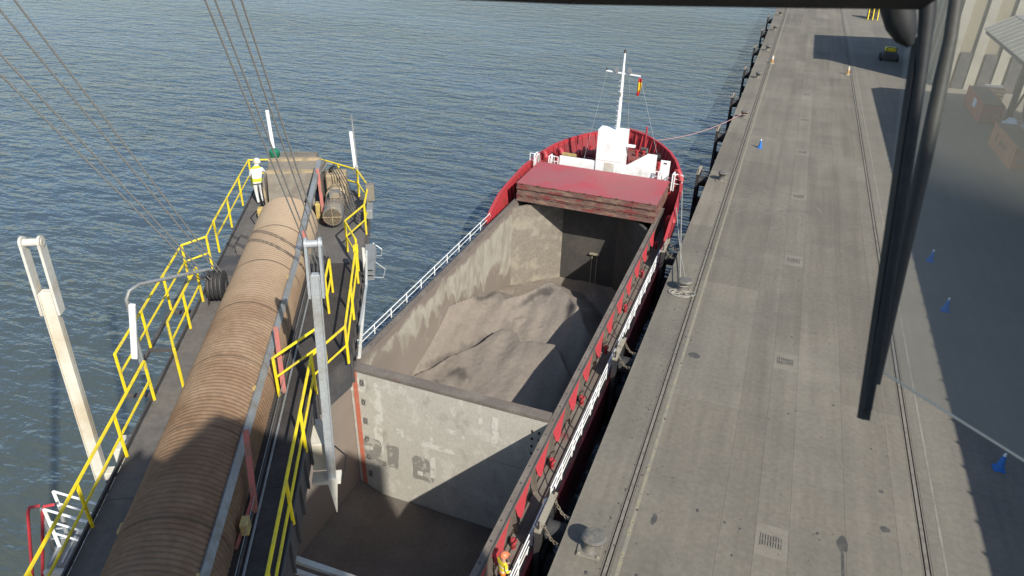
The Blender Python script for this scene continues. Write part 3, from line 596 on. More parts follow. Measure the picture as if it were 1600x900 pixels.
MB(SF).add(*shell()).build('hull', 'hull_red', ship, 30)
# bulwark at the bow: inner skin, cap rail, stays
by = [y for y in ys if y >= 42.5]
def bpt(y, sg, inn, z=None):
    wv = interp(HB, y); s_ = max(0.0, wv - inn); yy = y - (inn if y > 58.5 else 0)
    return (SX + sg * s_, yy, interp(ZT, y) if z is None else z)
loop = [(y, -1) for y in by] + [(y, 1) for y in reversed(by[:-1])]
vs = []; fs = []
FD = 0.72     # forecastle deck level
for y, sg in loop:
    zt = interp(ZT, y); zb = DKZ if y < 50.5 else FD
    vs += [bpt(y, sg, 0.10, zt - 0.02), bpt(y, sg, 0.10, min(zb, zt - 0.1))]
for i in range(len(loop) - 1): fs.append((2 * i, 2 * i + 2, 2 * i + 3, 2 * i + 1))
MB(SF).add(vs, fs).build('bulwark', 'red', ship)
vs = []; fs = []
for y, sg in loop:
    zt = interp(ZT, y)
    vs += [bpt(y, sg, -0.05, zt + 0.003), bpt(y, sg, 0.17, zt + 0.003), bpt(y, sg, -0.05, zt + 0.075), bpt(y, sg, 0.17, zt + 0.075)]
for i in range(len(loop) - 1):
    a = 4 * i; b = a + 4
    fs += [(a, b, b + 1, a + 1), (a + 2, a + 3, b + 3, b + 2), (a, a + 2, b + 2, b), (a + 1, b + 1, b + 3, a + 3)]
MB(SF).add(vs, fs).build('cap_rail', 'red', ship)
yy = 43.6
stay_pts = []
dist = 0.0; prev = None
fine_loop = []
for i in range(len(loop) - 1):
    (y0, s0), (y1, s1) = loop[i], loop[i + 1]
    for k in range(12):
        t = k / 12; P0 = Vector(bpt(y0, s0, 0.10)); P1 = Vector(bpt(y1, s1, 0.10)); fine_loop.append(P0.lerp(P1, t))
for i in range(len(fine_loop) - 1):
    dist += (fine_loop[i + 1] - fine_loop[i]).length
    if dist > 0.62:
        dist = 0; p = fine_loop[i]; tdir = (fine_loop[i + 1] - fine_loop[i]).normalized(); inn = Vector((SX - p.x, 50.0 - p.y if p.y > 52 else 0, 0))
        nrm = Vector((tdir.y, -tdir.x, 0)); nrm = nrm if nrm.dot(Vector((SX, 46, 0)) - p) > 0 else -nrm; nrm.z = 0; nrm.normalize()
        zb = DKZ if p.y < 50.5 else FD
        if p.z - zb < 0.25: continue
        a = p + nrm * 0.0; top = p + Vector((0, 0, -0.03))
        poly = [top, top + nrm * 0.08, Vector((p.x, p.y, zb)) + nrm * 0.34, Vector((p.x, p.y, zb))]
        MB(SF).prism(poly, tdir * 0.03).build('bulwark_stay', 'red', ship)
# decks
def deck(name, pts, z, mt, th=0.06): MB(SF).prism([(x, y, z - th) for x, y in pts], (0, 0, th)).build(name, mt, ship)
deck('side_deck', [(SX + 5.25, -20), (SX + 6.22, -20), (SX + 6.22, 48), (SX + 5.25, 48)], DKZ, 'side_deck')
deck('side_deck', [(SX - 5.25, 48), (SX - 6.22, 48), (SX - 6.22, -20), (SX - 5.25, -20)], DKZ, 'side_deck')
deck('after_deck', [(SX - 6.0, -33), (SX + 6.0, -33), (SX + 6.2, -20.01), (SX - 6.2, -20.01)], DKZ, 'side_deck')
L1 = [(bpt(y, -1, 0.12)[0], bpt(y, -1, 0.12)[1]) for y in by if y >= 50.5]
deck('forecastle_deck', [(SX - 6.05, 50.62)] + L1 + [(2 * SX - x, y) for x, y in reversed(L1)] + [(SX + 6.05, 50.62)], FD, 'deck_red')
deck('fore_side_deck', [(SX - 6.18, 48.01), (SX + 6.18, 48.01), (SX + 6.0, 50.6), (SX - 6.0, 50.6)], DKZ, 'deck_red')
MB(SF).box((SX - 6.0, 50.5, DKZ), (SX + 6.0, 50.6, FD - 0.07)).build('forecastle_front', 'red', ship)
# hold: walls, floor, coaming
CI, CO = 4.95, 5.27      # coaming inner / outer half width
HS, HE = 3.0, 47.9
def wallbox(name, a, b, mt): return MB(SF).box(a, b).build(name, mt, ship)
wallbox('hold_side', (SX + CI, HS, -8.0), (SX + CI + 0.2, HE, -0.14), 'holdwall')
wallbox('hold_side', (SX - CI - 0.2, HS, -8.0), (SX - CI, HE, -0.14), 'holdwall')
for sg in (-1, 1):
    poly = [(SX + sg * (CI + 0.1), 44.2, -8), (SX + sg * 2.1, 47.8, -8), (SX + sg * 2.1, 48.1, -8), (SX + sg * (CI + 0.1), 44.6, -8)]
    MB(SF).prism(poly, (0, 0, 7.75)).build('hold_corner_plate', 'scale_wall' if sg < 0 else 'holdend_shaded', ship)  # right-hand plate gets the colour with shade painted in
wallbox('hold_end', (SX - CI, 47.82, -8), (SX + CI, 48.0, -0.14), 'holdend_shaded')
wallbox('hold_end', (SX - CI, HS - 0.2, -8), (SX + CI, HS, -0.14), 'holdend_shaded')
wallbox('hold_floor', (SX - CI - 0.1, HS - 0.1, -7.9), (SX + CI + 0.1, 48.1, -7.5), 'holdfloor')
for sg in (-1, 1):
    a, b = sorted((SX + sg * CI, SX + sg * CO))
    wallbox('coaming_top', (a, HS - 0.5, -0.13), (b, 48.4, 0.0), 'coaming')
    a, b = sorted((SX + sg * (CO - 0.1), SX + sg * (CO - 0.06)))
    wallbox('coaming_plate', (a, HS - 0.5, DKZ), (b, 48.4, -0.135), 'coaming')
    xx = SX + sg * (CI + 0.30)
    MB(SF).box((xx - 0.02, HS - 0.5, 0.002), (xx + 0.02, 48.3, 0.03)).build('seal_bar', 'dark_steel', ship)
    for k in range(44):
        yb = 4 + k * 1.0
        MB(SF).box((SX + sg * (CI + 0.13) - 0.03, yb, 0.001), (SX + sg * (CI + 0.13) + 0.03, yb + 0.06, 0.025)).build('coaming_lug', 'dark_steel', ship)
wallbox('coaming_end', (SX - CI, 48.0, -1.35), (SX + CI, 48.38, -0.005), 'coaming')
wallbox('coaming_end', (SX - CI, HS - 0.5, -1.35), (SX + CI, HS - 0.22, -0.005), 'coaming')
# red coaming stays on both side decks
for sg in (-1, 1):
    x0 = SX + sg * (CO - 0.058)
    k = 0; yb = 13.3
    while yb < 44:
        poly = [(x0, yb, -0.14), (x0 + sg * 0.06, yb, -0.14), (x0 + sg * 0.24, yb, DKZ + 0.002), (x0, yb, DKZ + 0.002)]
        MB(SF).prism(poly, (0, 0.03, 0)).build('coaming_stay', 'coaming', ship)
        # tapering red gusset leaning on the coaming
        dz_ = random.uniform(-0.06, 0.06)
        MB(SF).prism([(x0 + sg * 0.003, yb + 2.05, -0.20), (x0 + sg * 0.003, yb + 0.12, -0.20), (x0 + sg * 0.20, yb + 0.05, -0.62 + dz_), (x0 + sg * 0.28, yb + 0.16, -0.72 + dz_), (x0 + sg * 0.25, yb + 0.50, -0.62 + dz_), (x0 + sg * 0.13, yb + 1.15, -0.40)], (sg * 0.02, 0, 0.03)).build('gusset', 'red', ship)
        if k % 2 == 1:
            MB(SF).lathe((x0 + sg * 0.30, yb + 1.6, DKZ), [(0.09, 0), (0.09, 0.32), (0.14, 0.36), (0.12, 0.46), (0.04, 0.5)], 10).build('vent_head', 'red', ship, 40)
        yb += 2.28; k += 1
    MB(SF).tube([(SX + sg * 5.82, -18, DKZ + 0.09), (SX + sg * 5.82, 44, DKZ + 0.09)], 0.045, 6).build('deck_pipe', 'side_deck', ship)
    MB(SF).tube([(SX + sg * 5.93, -18, DKZ + 0.06), (SX + sg * 5.93, 44, DKZ + 0.06)], 0.03, 6).build('deck_pipe', 'dark_steel', ship)
    # edge bar
    MB(SF).box((min(SX + sg * 6.2, SX + sg * 6.32), -20, DKZ + 0.002), (max(SX + sg * 6.2, SX + sg * 6.32), 42.2, DKZ + 0.09)).build('deck_edge_bar', 'hull_red', ship)
railing(ship, SF, [(SX - 6.2, 4, DKZ + 0.05), (SX - 6.2, 43.2, DKZ + 0.05)], 1.0, 'white', (0.36, 0.68), 0.028, 0.032, 1.75)
for y0, y1 in ((4.0, 19.0), (19.6, 30.0), (30.6, 42.3)):
    railing(ship, SF, [(SX + 6.13, y0, DKZ + 0.05), (SX + 6.13, y1, DKZ + 0.05)], 1.0, 'white', (0.36, 0.68), 0.028, 0.032, 1.5)
for y0 in range(5, 43, 3):
    MB(SF).bar((SX + 6.10, y0, DKZ + 0.06), (SX + 6.10, y0 + 0.8, DKZ + 1.0), 0.03, 0.03).build('rail_brace', 'white', ship)
# bulkhead panels
for i, (z0, z1) in enumerate(((-7.5, -3.05), (-3.02, 0.1))):
    MB(SF).box((SX - CI + 0.03, 22.75, z0), (SX + CI - 0.03, 23.15, z1)).build('bulkhead_panel', 'bulk', ship)
MB(SF).box((SX - CI - 0.02, 22.68, 0.102), (SX + CI + 0.02, 23.22, 0.24)).build('bulkhead_cap', 'coaming', ship)
MB(SF).box((SX - CI + 0.18, 22.735, -7.5), (SX - CI + 0.43, 22.749, 0.1)).build('painted_stripe', 'orange_stripe', ship)
for r_ in range(7):
    for q in range(2):
        MB(SF).box((SX + CI - 0.75 + q * 0.32, 22.742, -0.75 - r_ * 0.42), (SX + CI - 0.65 + q * 0.32, 22.7495, -0.60 - r_ * 0.42)).build('lashing_socket', 'pit', ship)
for r_ in range(6):
    f_ = MB(SF); zc = -0.75 - r_ * 1.15
    f_.box((SX - CI + 0.55, 22.742, zc), (SX - CI + 0.80, 22.7495, zc + 0.42)); f_.build('lashing_socket', 'patch_dark', ship)
    MB(SF).torus((SX - CI + 0.67, 22.72, zc + 0.22), (0, 0, 1), (1, 0, 0), 0.14, 0.08, 0.018, 12, 5).build('ring', 'dark_steel', ship)
rp = random.Random(5)
def patch(x, z, w_, h_, mt, k):
    n = 14; ps = []
    for q in range(n):
        t = q / n * 4; sx, sz = ((t, 0) if t < 1 else (1, t - 1) if t < 2 else (3 - t, 1) if t < 3 else (0, 4 - t))
        ps.append((x + (sx - 0.5) * w_ + rp.uniform(-0.07, 0.07) * min(w_, 0.9), 22.7492 - 0.0012 * k, z + (sz - 0.5) * h_ + rp.uniform(-0.07, 0.07) * min(h_, 0.9)))
    MB(SF).prism(ps, (0, -0.001, 0)).build('paint_patch', mt, ship)
for k, (x, z, w_, h_, mt) in enumerate([(-15.0, -1.6, 0.38, 2.5, 'patch_pale'), (-16.0, -0.7, 0.8, 0.9, 'patch_pale'), (-15.1, -3.9, 0.5, 1.7, 'patch_pale'), (-15.5, -4.6, 1.0, 1.5, 'patch_dark'), (-14.4, -4.7, 0.65, 1.5, 'patch_dark'),
        (-13.9, -3.0, 0.4, 0.5, 'patch_pale'), (-12.4, -2.9, 0.55, 0.4, 'patch_pale'), (-12.7, -4.9, 1.1, 1.5, 'patch_dark'), (-12.2, -4.6, 0.3, 1.3, 'patch_pale'), (-9.0, -1.2, 0.32, 1.5, 'patch_pale'), (-11.2, -2.0, 0.5, 0.25, 'patch_pale'),
        (-9.7, -0.9, 0.2, 0.4, 'patch_pale'), (-11.9, -3.25, 1.7, 0.3, 'patch_pale'), (-10.6, -2.1, 0.22, 0.25, 'patch_pale'), (-15.7, -4.5, 0.4, 0.25, 'patch_pale'), (-12.9, -5.2, 0.3, 0.3, 'patch_pale'), (-14.9, -5.3, 0.25, 0.3, 'patch_dark')]):
    patch(x, z, w_, h_, mt, k + 1)
# ladder in the far end of the hold
MB(SF).bar((SX + 0.4, 47.75, -7), (SX + 0.4, 47.75, -4.4), 0.05, 0.05).bar((SX + 0.8, 47.75, -7), (SX + 0.8, 47.75, -4.4), 0.05, 0.05).bar((SX + 0.2, 47.7, -4.35), (SX + 1.0, 47.7, -4.35), 0.2, 0.1).build('hold_ladder', 'beige_steel', ship)

# forecastle house, mast and gear
MB(SF).prism([(SX - 3.6, 50.95, FD), (SX + 3.85, 50.95, FD), (SX + 3.85, 50.95, 2.95), (SX + 3.15, 50.95, 2.95), (SX + 1.65, 50.95, 1.85), (SX - 3.6, 50.95, 1.85)], (0, 0.14, 0)).build('breakwater', 'white', ship)
for x in (-3.4, -1.8, 1.7, 3.7):
    MB(SF).prism([(SX + x, 51.1, FD), (SX + x, 51.1, 1.7), (SX + x, 51.6, FD)], (0.04, 0, 0)).build('breakwater_stay', 'white', ship)
MB(SF).box((SX - 0.72, 50.85, FD), (SX + 1.42, 52.0, 4.35)).build('mast_house', 'white', ship, bevel=0.03)
MB(SF).box((SX - 0.72, 50.835, 2.02), (SX + 1.42, 50.849, 2.06)).build('weld_seam', 'dirty_white', ship)
MB(SF).box((SX + 1.43, 51.2, 3.2), (SX + 2.1, 51.5, 3.34)).build('bracket', 'white', ship)
dr_ = MB(SF).box((SX + 0.0, 50.82, 0.95), (SX + 0.75, 50.848, 1.9)).build('door', 'dirty_white', ship)
MB(SF).box((SX + 4.15, 51.2, FD), (SX + 4.85, 51.28, 2.55)).build('notice_board', 'white', ship)
MB(SF).box((SX + 4.38, 51.18, 2.3), (SX + 4.62, 51.198, 2.4)).build('plate_marking', 'dark_steel', ship)
MX, MY = SX + 0.62, 51.4
MB(SF).tube([(MX, MY, 4.35), (MX, MY, 7.4), (MX, MY, 9.9)], [0.16, 0.12, 0.06], 10).build('mast', 'white', ship, 40)
MB(SF).bar((MX - 1.25, MY, 8.55), (MX + 1.3, MY, 8.4), 0.09, 0.09).build('crosstree', 'white', ship)
for dx in (-0.45, 0.5):
    l_ = MB(SF).box((MX + dx - 0.13, MY - 0.2, 8.55), (MX + dx + 0.13, MY - 0.06, 8.85)).build('floodlight', 'galv', ship)
    MB(SF).bar((MX + dx, MY - 0.1, 8.45), (MX + dx, MY - 0.1, 8.56), 0.06, 0.06).build('bracket', 'white', ship)
MB(SF).lathe((MX, MY, 9.9), [(0.09, 0), (0.09, 0.2), (0.03, 0.25)], 10).build('masthead_light', 'dark_steel', ship)
MB(SF).lathe((MX - 0.02, MY - 0.17, 6.9), [(0.1, 0), (0.1, 0.22)], 10).build('lantern', 'galv', ship)
MB(SF).lathe((MX - 1.2, MY, 8.6), [(0.07, 0), (0.07, 0.16)], 8).build('lantern', 'dark_steel', ship)
for k in range(10): MB(SF).bar((MX - 0.2, MY - 0.13, 4.7 + k * 0.36), (MX + 0.2, MY - 0.13, 4.7 + k * 0.36), 0.025, 0.025).build('rung', 'white', ship)
for p in ((MX - 1.15, MY, 8.5, SX - 1.7, 51.1, 1.85), (MX + 0.5, MY, 8.45, SX + 1.3, 51.9, 4.35), (MX + 1.25, MY, 8.4, SX + 3.7, 51.6, 2.95), (MX, MY, 9.6, SX, 58.9, 2.2)):
    MB(SF).tube([p[:3], p[3:]], 0.011, 4).build('stay_wire', 'galv_light', ship)
# flag
fl = empty('flag', (MX + 1.18, MY, 7.0), 0, 'limp red and yellow striped flag hanging from the mast crosstree', 'flag')
def cloth(z0, z1, mt, nm):
    vs = []; fs = []; n = 10
    for k in range(n + 1):
        for j in range(5):
            t = k / n; z = z0 + (z1 - z0) * j / 4; vs.append((0.30 * t * (1 - 0.5 * abs(z - 0.75)) - 0.1 * (1.4 - z) * 0.5, 0.06 * math.sin(t * 9 + z * 3), z))
    for k in range(n):
        for j in range(4): fs.append((k * 5 + j, k * 5 + j + 1, k * 5 + j + 6, k * 5 + j + 5))
    ob = MB().add(vs, fs).build(nm, mt, fl, True); md = ob.modifiers.new('thick', 'SOLIDIFY'); md.thickness = 0.008
cloth(0.0, 0.28, 'flag_red', 'red_stripe'); cloth(0.28, 0.98, 'flag_yellow', 'yellow_stripe'); cloth(0.98, 1.25, 'flag_red', 'red_stripe')
MB().tube([(0, 0, -0.2), (0, 0, 1.36)], 0.008, 4).build('halyard', 'grey_rope', fl)
# white hand rails beside the house
for x0 in (-5.5, -4.3, 4.2, 5.25):
    MB(SF).tube([(SX + x0, 50.4, FD - 0.1), (SX + x0, 50.4, FD + 1.15), (SX + x0 + 0.06, 51.0, FD + 1.15), (SX + x0 + 0.06, 51.3, FD)], 0.05, 6).build('ladder_rail', 'white', ship, 35)
    MB(SF).tube([(SX + x0 + 0.16, 50.4, FD - 0.1), (SX + x0 + 0.16, 50.4, FD + 1.05), (SX + x0 + 0.22, 51.0, FD + 1.05), (SX + x0 + 0.22, 51.3, FD)], 0.035, 6).build('ladder_rail', 'white', ship, 35)
railing(ship, SF, [(SX - 5.95, 50.7, FD), (SX - 5.5, 50.7, FD)], 1.1, 'white', (0.5,), 0.03, 0.035, 1.0)
railing(ship, SF, [(SX - 4.2, 50.7, FD), (SX - 3.65, 50.7, FD)], 1.1, 'white', (0.33, 0.66), 0.03, 0.035, 1.0)
railing(ship, SF, [(SX + 3.9, 50.7, FD), (SX + 4.25, 50.7, FD)], 1.1, 'white', (0.33, 0.66), 0.03, 0.035, 1.0)
railing(ship, SF, [(SX + 5.35, 50.7, FD), (SX + 5.95, 50.7, FD)], 1.1, 'white', (0.33, 0.66), 0.03, 0.035, 1.0)
for k in range(5):
    for sg in (-1, 1): MB(SF).box((SX + sg * 4.75 - 0.35, 50.2 - k * 0.22 + 0.02, FD - 0.3 - k * 0.35), (SX + sg * 4.75 + 0.35, 50.42 - k * 0.22, FD - 0.26 - k * 0.35)).build('step', 'deck_red', ship)
# goosenecks, windlass, bitts
def goose(x, y, z, h=0.7, r=0.14):
    MB(SF).tube([(x, y, z), (x, y, z + h), (x + 0.08, y - 0.06, z + h + 0.2), (x + 0.25, y - 0.15, z + h + 0.26), (x + 0.4, y - 0.22, z + h + 0.12), (x + 0.42, y - 0.24, z + h - 0.05)], [r, r, r, r, r * 1.1, r * 1.4], 10).build('gooseneck_vent', 'red', ship, 40)
for x, y in ((SX + 5.2, 51.9), (SX - 5.3, 51.7), (SX - 4.4, 53.0), (SX + 5.45, 50.9)): goose(x, y, FD, 0.75, 0.16)
goose(SX + 5.75, 47.0, DKZ, 1.2, 0.15)
wl = MB(SF); wl.lathe((SX - 2.6, 54.2, FD + 0.55), [(0.5, 0), (0.5, 0.1), (0.28, 0.12), (0.28, 1.0), (0.5, 1.02), (0.5, 1.12), (0.2, 1.14), (0.2, 1.5), (0.36, 1.52), (0.36, 1.62)], 16, (1, 0, 0)); wl.build('windlass', 'deck_red', ship, 40)
wl = MB(SF); wl.lathe((SX + 1.2, 54.2, FD + 0.55), [(0.5, 0), (0.5, 0.1), (0.28, 0.12), (0.28, 1.0), (0.5, 1.02), (0.5, 1.12), (0.2, 1.14), (0.2, 1.5), (0.36, 1.52), (0.36, 1.62)], 16, (1, 0, 0)); wl.build('windlass', 'deck_red', ship, 40)
for x in (-3.0, -1.2, 1.0, 2.9): MB(SF).box((SX + x - 0.15, 53.8, FD), (SX + x + 0.15, 54.6, FD + 0.6)).build('windlass_bed', 'red', ship)
MB(SF).box((SX - 0.6, 53.9, FD), (SX + 0.4, 54.7, FD + 0.7)).build('gear_case', 'red', ship, bevel=0.05)
for x, y in ((SX - 3.9, 53.3), (SX + 3.3, 54.4), (SX - 2.2, 56.2), (SX + 1.6, 56.6)):
    for d in (-0.28, 0.28): MB(SF).lathe((x + d, y, FD), [(0.13, 0), (0.13, 0.45), (0.17, 0.47), (0.17, 0.55)], 12).build('bitt', 'red', ship, 40)
    MB(SF).box((x - 0.5, y - 0.2, FD + 0.001), (x + 0.5, y + 0.2, FD + 0.05)).build('bitt_base', 'deck_red', ship)
MB(SF).bar((SX - 3.9, 52.6, FD + 0.75), (SX - 2.7, 52.6, FD + 0.75), 0.2, 0.2).build('yellow_beam', 'box_yellow', ship)
for x in (-3.6, -3.0): MB(SF).bar((SX + x, 52.6, FD), (SX + x, 52.6, FD + 0.66), 0.1, 0.1).build('beam_leg', 'red', ship)
MB(SF).tube([(SX + 1.75, 57.6, FD), (SX + 1.75, 57.6, FD + 2.3)], 0.07, 8).build('bow_staff', 'red', ship)
MB(SF).tube([(SX + 1.5, 57.3, FD + 0.5), (SX + 2.0, 57.3, FD + 0.5), (SX + 2.0, 57.0, FD + 0.2)], 0.16, 8).build('anchor_gear', 'dark_steel', ship)
MB(SF).lathe((SX + 2.9, 55.4, FD + 0.5), [(0.28, 0), (0.3, 0.1), (0.14, 0.12), (0.14, 0.5), (0.3, 0.52), (0.28, 0.6)], 12, (0.6, 1, 0)).build('rope_reel', 'dark_steel', ship)
for k in range(14):     # deck clutter along the breakwater: coiled lines
    a = random.random() * 6.28
    MB(SF).torus((SX + 1.9 + 0.13 * k, 51.9 + 0.12 * k * 0.6, FD + 0.05 + 0.03 * (k % 3)), (math.cos(a), math.sin(a), 0), (-math.sin(a), math.cos(a), 0), 0.26, 0.2, 0.035, 14, 5).build('coiled_line', 'dark_steel', ship)
# hatch covers stacked over the fore end of the hold
HF = [(0.02, 0.46), (0.49, 0.93), (0.96, 1.40)]
hl = ['bottom hatch cover of the stack, brown stained edge', 'middle hatch cover of the stack, dark edge', 'top hatch cover of the stack with broad pinkish red upper face']
for i, (z0, z1) in enumerate(HF):
    y0 = 45.35 + (0.0, 0.06, 0.02)[i]; y1 = 50.25; fr = (SX, 47.8, z0)
    h_ = empty('hatch_cover', fr, 0, hl[i], 'hatch cover', 'hatch covers stacked at the bow')
    a = MB(fr); a.box((SX - 5.02, y0, z0 + 0.0), (SX + 5.08, y1, z1 - 0.05)); a.build('side_frame', 'hatch_side', h_)
    MB(fr).box((SX - 5.05, y0 - 0.04, z1 - 0.048), (SX + 5.11, y1 + 0.03, z1)).build('top_plate', 'hatch_top' if i == 2 else 'hatch_side', h_)
    MB(fr).box((SX - 5.06, y0 - 0.07, z0 + 0.02), (SX + 5.12, y0 - 0.002, z0 + 0.075)).build('edge_flange', 'hatch_side', h_)
    for k in range(9): MB(fr).box((SX - 4.6 + k * 1.15, y0 - 0.10, z1 - 0.02), (SX - 4.48 + k * 1.15, y0 - 0.042, z1 + 0.045)).build('lug', 'hatch_side', h_)
# cargo heap ------------------------------------------------------------
def smooth(a, b, x):
    t = max(0, min(1, (x - a) / (b - a))); return t * t * (3 - 2 * t)
def curve(tab, x):
    if x <= tab[0][0]: return tab[0][1]
    for (a, b), (c, d) in zip(tab, tab[1:]):
        if x <= c: t = (x - a) / (c - a); t = t * t * (3 - 2 * t) * 0.6 + t * 0.4; return b + (d - b) * t
    return tab[-1][1]
# each heap: crest line y(x), crest height z(x), slope on the near side, slope on the far side (angle of repose)
HEAPS = [
    ([(-16.5, 27.8), (-15.6, 29.0), (-14.8, 30.6), (-13.9, 31.7), (-13.0, 33.4), (-12.3, 33.7), (-11.5, 32.5), (-10.5, 32.7), (-9.2, 32.5), (-8, 31.2), (-6.5, 30)], [(-16.5, -4.05), (-15, -3.75), (-13.9, -3.55), (-12.8, -3.15), (-12, -3.2), (-10.5, -3.0), (-9.3, -2.75), (-8.4, -3.2), (-6.5, -5.0)], 0.15, 1.05),
    ([(-16.5, 33.5), (-15.6, 36.6), (-14.9, 37.4), (-14.0, 36.6), (-13.2, 37.2), (-12.0, 39.6), (-11.2, 39.5), (-10.2, 38.6), (-9.2, 36.9), (-8, 35.5), (-6.5, 35)], [(-16.5, -2.5), (-15.2, -3.15), (-14.2, -3.0), (-13, -2.95), (-11.8, -2.95), (-10.2, -2.95), (-9.2, -2.6), (-8.4, -3.2), (-6.5, -5.2)], 0.25, 0.62),
    ([(-15.4, 26.6), (-14.6, 27.9), (-13.9, 28.5), (-13.0, 28.3), (-12.0, 26.6), (-11, 25)], [(-15.6, -5.6), (-14.8, -4.3), (-14.0, -3.95), (-13.2, -4.0), (-12.2, -4.5), (-11.2, -5.6)], 0.30, 1.0),
    ([(-16.5, 25.5), (-6.5, 25.5)], [(-16.5, -4.7), (-10, -4.7), (-6.5, -5.6)], 0.05, 0.10),
    ([(-16.5, 36), (-14.0, 34.9), (-11.6, 36.2), (-6.5, 34)], [(-16.5, -3.9), (-13.6, -3.75), (-12.4, -3.5), (-11.2, -3.9), (-6.5, -5.5)], 0.24, 0.9)]
def cargo_z(x, y):
    wob = noise.noise(Vector((x * 0.8, y * 0.25, 5))) * 0.30 + noise.noise(Vector((x * 2.6, y * 0.8, 9))) * 0.10
    z = -6.9 + 0.12 * noise.noise(Vector((x * 0.5, y * 0.5, 3))) + 1.3 * smooth(-14.9, -16.5, x) * smooth(46, 41, y)
    for cy, cz, near, farr in HEAPS:
        cyx = curve(cy, x); czx = curve(cz, x); d = y - (cyx + wob)
        if d < -0.2:      # away from the crest the slope forgets its scallops
            w_ = math.exp((d + 0.2) / 1.6); sm = [x + q for q in (-2.2, -1.1, 0, 1.1, 2.2)]
            cyx = w_ * cyx + (1 - w_) * sum(curve(cy, q) for q in sm) / 5; czx = w_ * czx + (1 - w_) * (sum(curve(cz, q) for q in sm) / 5)
            d = min(-0.2, y - (cyx + wob))
        h = czx - (near * -d if d < 0 else farr * d)
        k = 0.05
        if h > z + k: z = h
        elif h > z - k: t = (h - z + k) / (2 * k); z = z + (h - z) * t + k * t * (1 - t) * 0.5
    gul = noise.noise(Vector((x * 1.1 + y * 0.35, y * 0.45 - x * 0.2, 11)))          # slide gullies
    z += 0.06 * gul + 0.09 * noise.noise(Vector((x * 0.6, y * 0.6, 2.0))) + 0.022 * noise.noise(Vector((x * 3.6, y * 3.6, 0))) + 0.014 * noise.noise(Vector((x * 8, y * 8, 4)))
    return max(z, -7.4)
FRESH = [(0, -16.4, -12.2, 0.1, 2.0), (1, -16.2, -14.4, -1.3, 0.3), (1, -13.4, -11.0, -2.0, 0.0), (2, -14.9, -12.8, 0.0, 1.5), (1, -10.2, -9.2, -1.4, -0.2)]
def fresh(x, y):       # darker, freshly cut material where the grab has bitten
    v = 0.0; n1 = noise.noise(Vector((x * 1.3, y * 1.3, 21))); n2 = noise.noise(Vector((x * 4.5 + y * 2, y * 1.5, 31)))
    for hi_, xa, xb, da, db in FRESH:
        if not xa < x < xb: continue
        d = y - curve(HEAPS[hi_][0], x); mid = (da + db) / 2; half = (db - da) / 2
        k = 1 - abs((d - mid) / half)
        e = min(1, min(x - xa, xb - x) / 0.8)
        v = max(v, max(0, min(1, (k * e + 0.55 * n1 + 0.35 * n2) * 1.8 - 0.35))) * 0.7
    return v
nx, ny = 120, 290; vs = []; fs = []
for j in range(ny + 1):
    y = 23.2 + (47.75 - 23.2) * j / ny
    for i in range(nx + 1):
        x = SX - CI + 0.02 + (2 * CI - 0.04) * i / nx; vs.append((x, y, cargo_z(x, y)))
for j in range(ny):
    for i in range(nx): a = j * (nx + 1) + i; fs.append((a, a + 1, a + nx + 2, a + nx + 1))
top = list(vs); nb = len(vs)
ring = [i for i in range(nx + 1)] + [j * (nx + 1) + nx for j in range(1, ny + 1)] + [ny * (nx + 1) + i for i in range(nx - 1, -1, -1)] + [j * (nx + 1) for j in range(ny - 1, 0, -1)]
for k in ring: p = vs[k]; vs.append((p[0], p[1], -7.48))
for a in range(len(ring)):
    b = (a + 1) % len(ring); fs.append((ring[a], nb + a, nb + b, ring[b]))
fs.append(tuple(nb + a for a in range(len(ring))))
cg = MB((SX, 35, -7.5)).add(vs, fs).build('bulk_cargo', 'cargo', None, 50); cg.location = (SX, 35, -7.5)
at_ = cg.data.attributes.new('fresh', 'FLOAT', 'POINT'); at_.data.foreach_set('value', [fresh(p[0], p[1]) for p in vs])
_t = M['cargo'].node_tree; _p = _t.nodes['Principled BSDF']; _src = _p.inputs['Base Color'].links[0].from_socket
_a = _t.nodes.new('ShaderNodeAttribute'); _a.attribute_name = 'fresh'; _m = _t.nodes.new('ShaderNodeMix'); _m.data_type = 'RGBA'
_t.links.new(_a.outputs['Fac'], _m.inputs[0]); _t.links.new(_src, _m.inputs[6]); _m.inputs[7].default_value = (0.062, 0.055, 0.05, 1); _t.links.new(_m.outputs[2], _p.inputs['Base Color'])
tag(cg, 'grey brown heaps of fine bulk cargo filling the fore part of the hold', 'cargo')
# residue in the after part of the hold
vs = []; fs = []; nx, ny = 50, 90
for j in range(ny + 1):
    y = 3.1 + 19.6 * j / ny
    for i in range(nx + 1):
        x = SX - CI + 0.02 + (2 * CI - 0.04) * i / nx
        z = -7.46 + 0.55 * smooth(-15, -16.6, x) + 0.25 * max(0, noise.noise(Vector((x * 0.35, y * 0.35, 7)))) + 0.05 * noise.noise(Vector((x * 2, y * 2, 1)))
        vs.append((x, y, z))
for j in range(ny):
    for i in range(nx): a = j * (nx + 1) + i; fs.append((a, a + 1, a + nx + 2, a + nx + 1))
ob = MB((SX, 13, -7.5)).add(vs, fs).build('cargo_residue', 'holdfloor', None, True); ob.location = (SX, 13, -7.5)
tag(ob, 'thin dark cargo residue on the floor of the near hold', 'cargo', kind='stuff')

